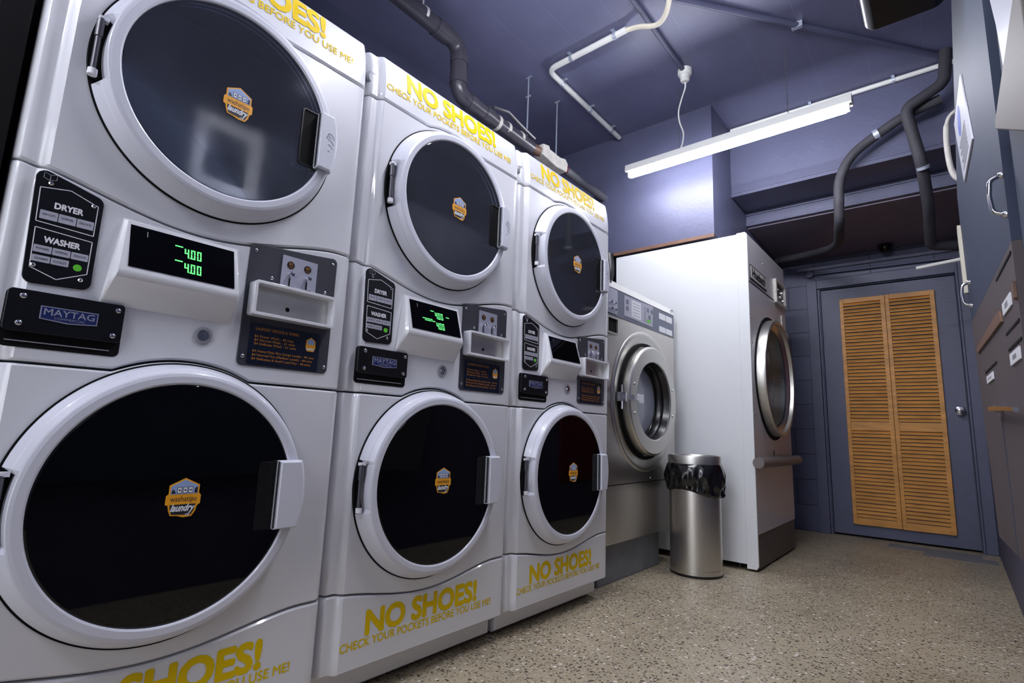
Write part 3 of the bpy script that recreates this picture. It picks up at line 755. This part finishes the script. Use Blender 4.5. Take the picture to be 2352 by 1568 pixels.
for a in (.3, -.3, 2.85, 3.45): MB().lathe([(.0605, .0005), (.059, .007), (.055, .009)], yc+.245*math.cos(a), zc+.245*math.sin(a), 12).build('screw', 'chrome', rg)
m = MB().box(.010, .040, yc-.335, yc-.285, zc-.022, zc+.022).box(.05, .066, yc-.285, yc-.205, zc-.012, zc+.012).tube([(.030, yc-.315, zc-.06), (.030, yc-.315, zc+.06)], .008, 10)
m.build('door_hinge', 'chrome', rg)
MB().prism(rr(yc-.20, yc-.14, zc-.022, zc+.022, .003), .055, .060).build('door_tag', 'whitev', rg)
MB().box(.0003, .002, .003, L1-.003, .458, .462).build('panel_seam', 'gap', t)
for yy, zz in ((.03, 1.452), (.80, 1.452)): MB().tube([(-.01, yy, zz), (.014, yy, zz)], .008, 12).build('bolt', 'chrome', t)
screws(((.815, .95), (.50, .478), (.02, .62), (.02, .30)), .0005, .006, t)

# ------------------------------------------------------------------ large white dryer
t = thing('white_tumble_dryer', 'tall white industrial tumble dryer with a big steel porthole, beside the grey door', 'dryer', (.36, 2.78, 0))
D0, D1 = 0, .87
MB().box(-.86, -.20, .002, D1, .035, 1.905).box(-.20, -.022, .002, .016, .035, 1.905).box(-.20, -.022, D1-.014, D1, .035, 1.905).box(-.20, -.022, .016, D1-.014, 1.89, 1.905).build('cabinet', 'dryerwhite', t)
m = MB().prism([(-.060, .012), (-.010, .012), (.0005, .03), (.0005, 1.900), (-.012, 1.912), (-.060, 1.912)], -.001, .0145, 'y'); m.build('side_flange', 'dryerwhite', t, bevel=.003)
fp = plate(.0145, D1, .192, 1.900, .445, 1.085, .300, -.02, 0).build('front_panel', 'dryerfront', t)
MB().box(.0002, .002, .016, D1, 1.612, 1.617).build('panel_seam', 'gap', t)
MB().box(-.03, -.004, .018, D1, .012, .19).build('kick_panel', 'kick', t, bevel=.003)
for fy in (.08, .80):
    for fx_ in (-.12, -.78): MB().tube([(fx_, fy, 0), (fx_, fy, .036)], .02, 12).build('foot', 'black', t)
MB().prism(rr(.030, .385, 1.632, 1.722, .004), 0, .004).build('nameplate_border', 'darkprint', t)
np_ = MB().prism(rr(.038, .377, 1.640, 1.714, .003), .004, .0055).build('nameplate', 'dirtywhite', t, label='pale nameplate with dark lettering')
m = MB(); add_text(m, 'Huebsch', .065, .350, 1.650, 1.706, .006, .05); m.build('nameplate_lettering', 'darkprint', np_)
m = MB(); o = rr(.565, .83, 1.600, 1.765, .01); i_ = rr(.590, .81, 1.618, 1.747, .006); n_ = len(o)
m.add([(x, p[0], p[1]) for x, q in ((.0, o), (.02, o), (.02, i_), (.002, i_)) for p in q], [(a*n_+k, a*n_+(k+1) % n_, (a+1)*n_+(k+1) % n_, (a+1)*n_+k) for a in range(3) for k in range(n_)])
cb = m.build('control_bezel', 'dirtywhite', t)
MB().prism(i_, 0, .004).build('control_face', 'panelblack', cb)
for yy, zz in ((.63, 1.70), (.68, 1.66), (.74, 1.70), (.77, 1.65)): MB().lathe([(.02, .0003), (.018, .010), (.004, .012)], yy, zz, 12).build('control_knob', 'chrome', cb)
MB().prism(rr(.735, .80, 1.455, 1.545, .004), 0, .008).build('coin_plate', 'dirtywhite', t)
yc, zc = .445, 1.085
MB().lathe([(.0005, .385), (.004, .383), (.004, .36), (.0005, .36)], yc, zc, 96, closed=True).build('door_seal', 'gap', t)
rg = MB().lathe([(.001, .362), (.040, .362), (.052, .357), (.055, .348), (.050, .338), (.030, .334), (.006, .302), (.001, .300), (.001, .33)], yc, zc, 96, closed=True).build('door_ring', 'steel', t)
MB().lathe([(.012, .0005), (.012, .302), (.016, .302), (.016, .0005)], yc, zc, 96).build('door_glass', 'glassclear', rg, label='clear round dryer window')
MB().lathe([(.006, .298), (-.06, .292), (-.062, .280), (-.14, .272), (-.14, .296), (-.02, .299)], yc, zc, 96, closed=True).build('drum_mouth', 'steel', t)
MB().lathe([(-.142, .296), (-.185, .27), (-.19, .0005)], yc, zc, 96).build('drum_back', 'gap', t)
lb = MB().tube([(.020, -.010, .575), (.020, .935, .575)], .030, 20).build('bumper_rail', 'slatebar', t)
MB().box(-.01, .004, .40, .412, .60, .64).build('rail_tab', 'black', t)
MB().box(-.03, .001, D1+.001, D1+.05, .80, 1.45).build('side_plate', 'dryerfront', t, bevel=.003)
screws(((.03, 1.40), (.03, 1.25), (.03, .84), (.03, .30), (.33, 1.80)), .0005, .006, t)

# ------------------------------------------------------------------ waste bin
t = thing('waste_bin', 'round brushed steel waste bin with black liner between steel washer and white dryer', 'bin', (.118, 2.525, 0))
MB().lathe([(.001, .0005), (.001, .128), (.012, .131), (.012, .1315), (.035, .1315), (.035, .129), (.038, .129), (.038, .1315), (.50, .132), (.50, .125), (.03, .124), (.03, .0005)], 0, 0, 72, 'z').build('bin_body', 'steelv', t)
MB().lathe([(.0, .0005), (.0, .133), (.010, .134), (.012, .131)], 0, 0, 72, 'z').build('bin_foot', 'black', t)
rm = MB().lathe([(.555, .1365), (.600, .1375), (.606, .135), (.606, .122), (.600, .119), (.555, .1185)], 0, 0, 72, 'z', closed=True); rm.build('bin_rim', 'steel', t)
rs = random.Random(3); ph = [rs.uniform(0, 6.28) for _ in range(8)]
def bagr(th, u):
    w = .004*math.sin(9*th+ph[0]+3*u)+.004*math.sin(15*th+ph[1]-5*u)+.003*math.sin(23*th+ph[2]+8*u)+.003*math.sin(5*th+ph[3]+9*u)
    return w
def bagprof(th):
    out_ = []; low = .405+.022*math.cos(th-.9+PI)+.008*math.sin(3*th)
    for i in range(15):
        u = i/14; z = .562+(low-.562)*u
        r_ = .138+.016*math.sin(PI*min(1, u*1.15))**.7+(.010 if i == 13 else 0)+(.004 if i == 12 else 0)+bagr(th, u)*min(1, u*2)
        out_.append((z, max(r_, .1345)))
    out_.append((low+.006, .134))
    return out_
MB().lathe(bagprof, 0, 0, 180, 'z').build('bin_liner', 'bag', t, sharp=60, label='crumpled black plastic liner')
MB().lathe([(.40, .0005), (.40, .120), (.56, .119), (.56, .136)], 0, 0, 48, 'z').build('liner_inside', 'bag', t)

# ------------------------------------------------------------------ fluorescent lights
def batten(x0, x1, y0, y1, z, label, chains=True, tube='tube'):
    L = math.hypot(x1-x0, y1-y0); a = math.atan2(y1-y0, x1-x0)
    t = thing('fluorescent_light', label, 'ceiling light', (x0, y0, z), 'fluorescent battens', a)
    MB().prism([(-.031, .028), (.031, .028), (.031, .040), (.026, .072), (-.026, .072), (-.031, .040)], 0, L, 'x').build('light_housing', 'pvc', t, bevel=.002)
    for e in (0.012, L-.030): MB().box(e, e+.018, -.012, .012, -.006, .030).build('lamp_holder', 'dirtywhite', t)
    MB().tube([(.030, 0, .004), (L-.030, 0, .004)], .0165, 16).build('tube_lamp', tube, t, label='glowing white fluorescent tube')
    if chains:
        for cx in (.35, L-.29):
            m = MB(); zt = ZC-z-.005; zb = .072; n = int((zt-zb)/.022)
            for i in range(n):
                zz = zb+(zt-zb)*(i+.5)/n; h = (zt-zb)/n*.62; r_ = .0045
                pts = [(r_*math.cos(q), r_*0, h*math.sin(q)) for q in [2*PI*k/8 for k in range(9)]]
                pts = [(cx+(p[0] if i % 2 else 0), (0 if i % 2 else p[0]), zz+p[2]) for p in pts]
                m.tube(pts, .0009, 5, caps=False)
            m.build('hanging_chain', 'greypipe', t)
    return t
batten(-.285, .955, 2.52, 2.50, 2.332, 'lit fluorescent batten hanging from the ceiling in front of the bulkhead', tube='tube_far')
batten(-.10, 1.14, .79, .79, 2.39, 'lit fluorescent batten over the nearest stacked washer dryer, above the picture')
batten(-.1, 1.14, -1.5, -1.5, 2.34, 'unseen fluorescent batten added as fill light behind the viewer')  # extra batten added out of view to brighten the room

# ------------------------------------------------------------------ ceiling pipes and cables
def curve(pts, n=6):
    """Catmull-Rom through the points"""
    P = [Vector(p) for p in pts]; P = [P[0]*2-P[1]]+P+[P[-1]*2-P[-2]]; out_ = []
    for i in range(1, len(P)-2):
        for k in range(n):
            t_ = k/n; a, b_, c_, d_ = P[i-1], P[i], P[i+1], P[i+2]
            out_.append(.5*((2*b_)+(c_-a)*t_+(2*a-5*b_+4*c_-d_)*t_*t_+(3*b_-a-3*c_+d_)*t_**3))
    out_.append(P[-2]); return out_
def fillet(pts, r, n=6):
    P = [Vector(p) for p in pts]; out_ = [P[0]]
    for i in range(1, len(P)-1):
        a = (P[i-1]-P[i]).normalized(); b_ = (P[i+1]-P[i]).normalized()
        s_, e_ = P[i]+a*r, P[i]+b_*r
        for k in range(n+1):
            t_ = k/n; out_.append(s_*(1-t_)**2+P[i]*2*t_*(1-t_)+e_*t_**2)
    out_.append(P[-1]); return out_
zc1 = 2.797
t = thing('white_conduit', 'white plastic conduit with a bend clipped to the ceiling above the washer dryers', 'pipe', (-.464, 1.89, zc1))
m = MB().tube([p-Vector((-.464, 1.89, zc1)) for p in fillet([(.05, 1.865, zc1), (-.464, 1.88, zc1), (-.478, 2.775, zc1)], .06)], .0165, 14)
m.build('conduit_pipe', 'pvc', t)
for (x_, y_, ax_) in ((-.02, 1.868, 'x'), (-.30, 1.876, 'x'), (-.467, 2.03, 'y'), (-.472, 2.36, 'y'), (-.476, 2.65, 'y')):
    m = MB(); d = Vector((.464, -1.89, 0))
    p = Vector((x_, y_, 0))+d
    if ax_ == 'x': m.tube([(p.x-.010, p.y, 0), (p.x+.010, p.y, 0)], .0185, 14).box(p.x-.010, p.x+.010, p.y-.03, p.y+.03, .0165, .0215)
    else: m.tube([(p.x, p.y-.010, 0), (p.x, p.y+.010, 0)], .0185, 14).box(p.x-.004, p.x+.035, p.y-.008, p.y+.008, .0165, .0215)
    m.build('pipe_clip', 'galv', t)
tag(MB().tube(curve([(.045, 1.865, zc1-.002), (.12, 1.86, 2.775), (.24, 1.83, 2.71), (.34, 1.72, 2.68), (.42, 1.55, 2.70), (.50, 1.25, 2.62), (.55, .90, 2.43)]), .0125, 10).build('flexible_cable', 'beigecable'),
    'thick beige flexible cable curving down from the white ceiling conduit', 'cable')
tag(MB().tube([(.165, 1.35, 2.803), (.162, 2.345, 2.803)], .013, 10).build('painted_conduit', 'paint'), 'thin grey painted conduit running to the white ceiling rose', 'pipe')
t = thing('painted_conduit', 'long grey painted conduit crossing the ceiling diagonally', 'pipe', (0, 0, 0))
MB().tube([(.20, 1.672, 2.803), (.40, 1.918, 2.803), (1.34, 3.10, 2.803)], .015, 10).build('conduit_pipe', 'paint', t)
MB().box(.73, .78, 2.355, 2.375, 2.787, 2.819).build('pipe_clip', 'galv', t)
# ceiling rose and lamp cord
t = thing('ceiling_rose', 'white ceiling rose feeding the fluorescent batten by a thin cord', 'ceiling rose', (.161, 2.377, 2.819))
MB().lathe([(-.001, .0005), (-.001, .040), (-.030, .040), (-.036, .036), (-.040, .030), (-.070, .026), (-.078, .018), (-.079, .0005)], 0, 0, 28, 'z').build('rose_body', 'pvc', t)
MB().tube([p-Vector((.161, 2.377, 2.819)) for p in curve([(.161, 2.377, 2.742), (.158, 2.385, 2.71), (.125, 2.41, 2.66), (.095, 2.44, 2.61), (.088, 2.47, 2.56), (.098, 2.50, 2.50), (.085, 2.515, 2.44), (.068, 2.516, 2.406)])], .0045, 8).build('lamp_cord', 'pvc', t)
# conduit along the beam
t = thing('white_conduit', 'straight white conduit along the ceiling edge behind the hanging batten', 'pipe', (.17, 3.14, 2.79))
MB().tube([(0.01, .012, .01), (1.20, .012, .01)], .014, 12).build('conduit_pipe', 'pvc', t)
for x_ in (.50, .93): MB().tube([(x_-.008, .012, .01), (x_+.008, .012, .01)], .018, 12).box(x_-.008, x_+.008, -.02, .01, .018, .026).build('pipe_clip', 'galv', t)
# black waste pipe
XP = -.613
O = Vector((XP, 1.30, 2.38))
t = thing('black_waste_pipe', 'black plastic waste pipe dropping from the ceiling and running above the washer dryers', 'pipe', O)
def Q(y, z): return Vector((0, y-1.30, z-2.38))
m = MB().tube(fillet([Q(.2, 2.667), Q(1.30, 2.660), Q(1.312, 2.385), Q(1.925, 2.372)], .07, 8), .042, 24); pb = m.build('pipe_run', 'pipeblack', t)
for (a, c_) in ((Q(1.13, 2.660), Q(1.215, 2.660)), (Q(1.304, 2.60), Q(1.306, 2.555)), (Q(1.310, 2.475), Q(1.311, 2.44)), (Q(1.38, 2.384), Q(1.43, 2.383)), (Q(1.50, 2.382), Q(1.56, 2.381))):
    MB().tube([a, c_], .0465, 24).build('pipe_collar', 'pipeblack', t)
for y_ in (1.60, 1.68, 1.80): MB().tube([Q(y_, 2.379), Q(y_+.022, 2.379)], .0432, 24).build('white_tape', 'dirtywhite', t)
MB().tube([Q(1.045, 2.665), Q(1.06, 2.665)], .044, 24).tube([Q(1.05, 2.70), Q(1.05, 2.815)], .004, 8).build('pipe_strap', 'pvc', t)
tag(MB().tube([(XP+.03, 1.55, 2.43), (XP+.05, 1.65, 2.445), (XP+.04, 1.78, 2.43), (XP+.03, 1.92, 2.42)], .011, 8).build('black_cable', 'pipeblack'), 'thin black cable lying along the top of the waste pipe', 'cable')
t = thing('hanger_rod', 'left of the two thin metal rods holding the pipe from the ceiling', 'rod', (XP, 1.885, ZC), 'metal hanger rods')
MB().tube([(0, 0, -.001), (0, 0, -.40)], .0045, 8).build('rod', 'galv', t)
MB().box(-.02, .02, -.006, .006, -.006, -.001).box(-.018, .018, -.005, .005, -.135, -.128).build('rod_bracket', 'galv', t)
t = thing('hanger_rod', 'right of the two thin metal rods, above the dusty white fitting', 'rod', (XP, 2.188, ZC), 'metal hanger rods')
MB().tube([(0, 0, -.001), (0, 0, -.38)], .0045, 8).build('rod', 'galv', t)
MB().box(-.02, .02, -.006, .006, -.006, -.001).build('rod_bracket', 'galv', t)
t = thing('pipe_fitting_box', 'dusty white plastic fitting on the pipe above the farthest stacked washer dryer', 'pipe fitting', (XP, 2.13, 2.39))
MB().prism([(-.13, -.03), (-.125, .04), (-.06, .055), (-.05, .035), (.06, .03), (.12, .045), (.15, .02), (.14, -.04), (.02, -.05)], -.035, .035, 'x').build('fitting_body', 'dirtywhite', t, bevel=.008)
MB().tube([(0, -.20, -.010), (0, -.12, -.004)], .030, 14).build('fitting_spigot', 'brownstrip', t)
MB().tube([(0, .14, 0), (0, .165, 0)], .030, 14).build('fitting_ring', 'red', t)
tag(MB().tube([(XP, 2.30, 2.388), (XP, 2.42, 2.385), (XP, 2.80, 2.383)], .027, 16).build('grey_pipe', 'greypipe'), 'thin grey pipe running from the white fitting into the bulkhead', 'pipe')
# dark hose behind the steel washer
tag(MB().tube(curve([(-.56, 2.76, 1.93), (-.55, 2.755, 1.80), (-.58, 2.75, 1.66), (-.62, 2.74, 1.56)]), .045, 16).build('corrugated_hose', 'black'), 'black hose in the gap above the steel washer, left of the white dryer', 'hose')

# ------------------------------------------------------------------ insulated hoses on the right
t = thing('insulated_pipe', 'dark foam-covered pipe curving down across the beam to the top of the white dryer', 'pipe', (.80, 3.08, 2.2))
pth = curve([(1.30, 3.05, 2.545), (1.16, 3.06, 2.515), (1.04, 3.07, 2.465), (.885, 3.08, 2.37), (.81, 3.09, 2.24), (.795, 3.10, 2.09), (.775, 3.20, 1.985), (.70, 3.60, 2.005), (.50, 4.0, 2.10), (.20, 4.22, 2.16)], 8)
MB().tube([p-Vector((.80, 3.08, 2.2)) for p in pth], .027, 14).build('pipe_sleeve', 'foam', t)
MB().tube([(.19, -.012, .245), (.215, -.013, .253)], .030, 14).build('foil_tape', 'galv', t)
t = thing('insulated_pipe', 'dark foam-covered pipe bending down to the door head beside the metal cabinet', 'pipe', (1.2, 3.0, 2.3))
pth = fillet([(1.338, 2.99, 2.78), (1.32, 2.99, 2.60), (1.145, 3.0, 2.52), (1.192, 3.04, 2.215), (1.205, 3.25, 2.05), (1.195, 3.6, 1.905), (1.37, 3.7, 1.90)], .045, 5)
MB().tube([p-Vector((1.2, 3.0, 2.3)) for p in pth], .029, 14).build('pipe_sleeve', 'foam', t)
MB().tube([(-.002, .052, -.112), (.0, .06, -.125)], .0305, 14).build('foil_tape', 'galv', t)
tag(MB().tube(curve([(1.36, 2.90, 2.39), (1.315, 2.9, 2.34), (1.302, 2.9, 2.22), (1.308, 2.9, 2.08), (1.33, 2.9, 2.02), (1.36, 2.9, 2.06)]), [.009]*8+[.013]*16+[.017]*7, 12).build('curled_pipe_end', 'dirtywhite'), 'curled cream plastic pipe sticking out behind the metal cabinet', 'pipe')
tag(MB().tube([(1.115, 3.6, 1.775), (1.375, 3.6, 1.80)], .011, 8).build('cut_pipe_end', 'pvc'), 'short thin white pipe end poking out above the grey door', 'pipe')
# surface conduit and junction over the door
t = thing('surface_conduit', 'grey painted conduit with round junction box above the door', 'pipe', (.376, YF-.021, 2.085))
MB().lathe([(0, .0005), (0, .030), (-.02, .030), (-.026, .024), (-.027, .0005)], 0, 0, 24, 'y').move((0, .0, 0)).build('junction_box', 'paint', t)
MB().tube([(.028, -.010, 0), (1.0, -.010, -.018)], .0095, 10).build('conduit_pipe', 'paint', t)
t = thing('security_camera', 'small black dome on the soffit above the door', 'dome camera', (.915, 4.42, 2.211))
MB().lathe([(0, .0005), (0, .045), (-.015, .055), (-.018, .045)], 0, 0, 32, 'z').build('dome_base', 'black', t)
MB().lathe([(-.015, .043)]+[(-.018-.043*math.sin(q), .043*math.cos(q)) for q in [PI/2*k/8 for k in range(8)]]+[(-.061, .0004)], 0, 0, 32, 'z').build('dome_cover', 'blackglass', t)

# ------------------------------------------------------------------ metal cabinet on the right
ang = .05
t = thing('metal_cabinet', 'dark blue steel cabinet with painted brown reflection, chrome handle and white notice, hung on right wall', 'cabinet', (1.3345, 1.0, 0), None, ang)
# local frame: face at x=0 (towards -x), y runs away from the camera
MB().prism([(-.03, 1.10), (.84, 1.10), (.88, 1.30), (.88, 1.55), (.46, 2.0), (.46, 2.08), (-.03, 2.08)], 0, .028).build('upper_door', 'cabinetnavy', t, label='dark slate blue upper door')
MB().prism([(-.03, .457), (.72, .457), (.84, 1.0995), (-.03, 1.0995)], 0, .028).build('lower_door', 'cabinet', t, label='lower door with a brown reflection painted in')
MB().prism([(.36, .46), (.363, .46), (.380, .776), (.377, .776)], -.0012, 0).build('door_seam', 'cabinetnavy', t)
sg = MB().prism([(.415, 1.726), (.694, 1.719), (.596, 1.481), (.319, 1.485)], -.004, -.0005).build('notice_sheet', 'sign', t, label='white notice with a blue logo')
MB().lathe([(0, .0005), (0, .048)], 0, 0, 24).xf(Matrix.Translation((-.0045, .55, 1.655)) @ Matrix.Diagonal((1, .8, .95, 1))).build('notice_logo', 'blueprint', sg)
for i in range(7): MB().box(-.0048, -.0042, .40+.004*i, .56+.006*i-.02*(i % 2), 1.505+.014*i, 1.509+.014*i).build('notice_line', 'greyplastic', sg)
MB().prism([(.842, 1.20), (.862, 1.20), (.884, 1.42), (.870, 1.44), (.862, 1.42)], -.010, -.0005).build('edge_strip', 'beigecable', t, label='cream strip along the far edge')
def pull(y_, z0_, z1_, par):
    m = MB().tube(fillet([(-.001, y_, z1_), (-.020, y_, z1_-.008), (-.023, y_, (z0_+z1_)/2), (-.020, y_, z0_+.008), (-.001, y_, z0_)], .007, 4), .0042, 12)
    m.lathe([(-.0005, .0005), (-.0005, .007), (-.006, .006), (-.008, .0045)], y_, z1_, 12).lathe([(-.0005, .0005), (-.0005, .007), (-.006, .006), (-.008, .0045)], y_, z0_, 12)
    return m.build('pull_handle', 'chrome', par)
pull(-.020, 1.158, 1.240, t); pull(.765, 1.140, 1.215, t)
m = MB().tube([(-.001, .35, .797), (-.016, .35, .797)], .010, 14).tube([(-.016, .40, .800), (-.016, .20, .79), (-.016, .02, .778)], [.007, .006, .005], 12)
m.build('lever_handle', 'chrome', t)
MB().prism([(.182, .980), (.195, 1.007), (.24, 1.009), (.72, 1.000), (.72, .983)], -.005, -.0005).build('wood_strip', 'brownstrip', t)
MB().prism([(-.028, .988), (-.028, 1.020), (-.010, 1.020), (-.012, .986)], -.005, -.0005).build('wood_strip', 'brownstrip', t)
for (y0_, y1_, z_) in ((-.014, .215, 1.079), (-.02, .16, .944), (-.02, .15, .908), (.36, .61, .909)): MB().box(-.0015, .0003, y0_, y1_, z_, z_+.005).build('vent_slot', 'gap', t)
for (y0_, y1_, z0_, z1_) in ((.035, .155, .987, 1.013), (.004, .130, .875, .899), (.436, .578, .878, .897)):
    l_ = MB().box(-.003, -.0005, y0_, y1_, z0_, z1_).build('label_card', 'whitev', t)
    MB().box(-.0036, -.003, y0_+.04, y1_-.04, z0_+.008, z1_-.008).build('label_print', 'greyplastic', l_)
# cabinet nearer to the viewer
t = thing('metal_cabinet', 'dark blue steel cabinet nearest the viewer at the right edge of the picture', 'cabinet', (1.350, .0, 0))
MB().box(0, .038, -.6, .955, .457, 2.08).build('cabinet_body', 'cabinetnavy', t, bevel=.003)
m = MB().box(-.004, -.0005, .366, .655, 1.707, 1.765).box(-.004, -.0005, .366, .655, 2.0, 2.06).box(-.004, -.0005, .366, .41, 1.765, 2.0).box(-.004, -.0005, .592, .655, 1.765, 2.0)
m.build('white_frame', 'whitev', t, label='white square frame')
tag(MB().prism([(.955, 1.62), (.898, 1.511), (.850, 1.345), (.60, 1.34), (.55, 1.70), (.955, 1.70)], 1.3455, 1.349, 'x').build('glossy_white_panel', 'ring'), 'glossy white panel above the grey-brown casing at the right edge', 'panel')
tag(MB().prism(roundpoly([(.950, 1.325), (.45, 1.300), (.45, 1.075)], .010), 1.328, 1.3485, 'x').build('hanging_casing', 'brownleather', bevel=.004), 'grey-brown wedge-shaped casing on the right-hand cabinet at the edge of the view', 'casing')
t = thing('black_box', 'black box with rounded corner at the top right, above the metal cabinet', 'wall box', (1.25, 1.4, 2.0))
m = MB().prism(roundpoly([(-.148, -.055), (.05, -.055), (.05, .06), (-.148, .06)], .035, 8), -.28, 0, 'y'); m.build('box_casing', 'panelblack', t, bevel=.004)
# dark red panel known from its reflection, farther along the right wall
t = thing('red_panel', 'dark red panel on the right wall, seen only mirrored in the farthest washer door', 'panel', (1.372, 3.26, 0))
MB().box(0, .016, 0, .58, .30, 1.50).build('panel_board', 'red', t, bevel=.002)

# ------------------------------------------------------------------ left edge: black shade strip and dark panel
tag(MB().box(-.75, -.022, -.343, -.299, 0, 2.2).build('shade_strip', 'gap', bevel=.003), 'black upright strip painting the shaded gap left of the nearest washer dryer', 'shade strip')  # black strip put in for the shade of the gap
struct(MB().box(XW, -.03, -.62, -.345, 0, ZC).build('wall_pier', 'paint'))
struct(MB().box(.80, 1.30, YF-.26, YF-.10, .0, .002).box(1.0, 1.37, YF-.42, YF-.26, .0, .0015).build('trim_7', 'concrete'))
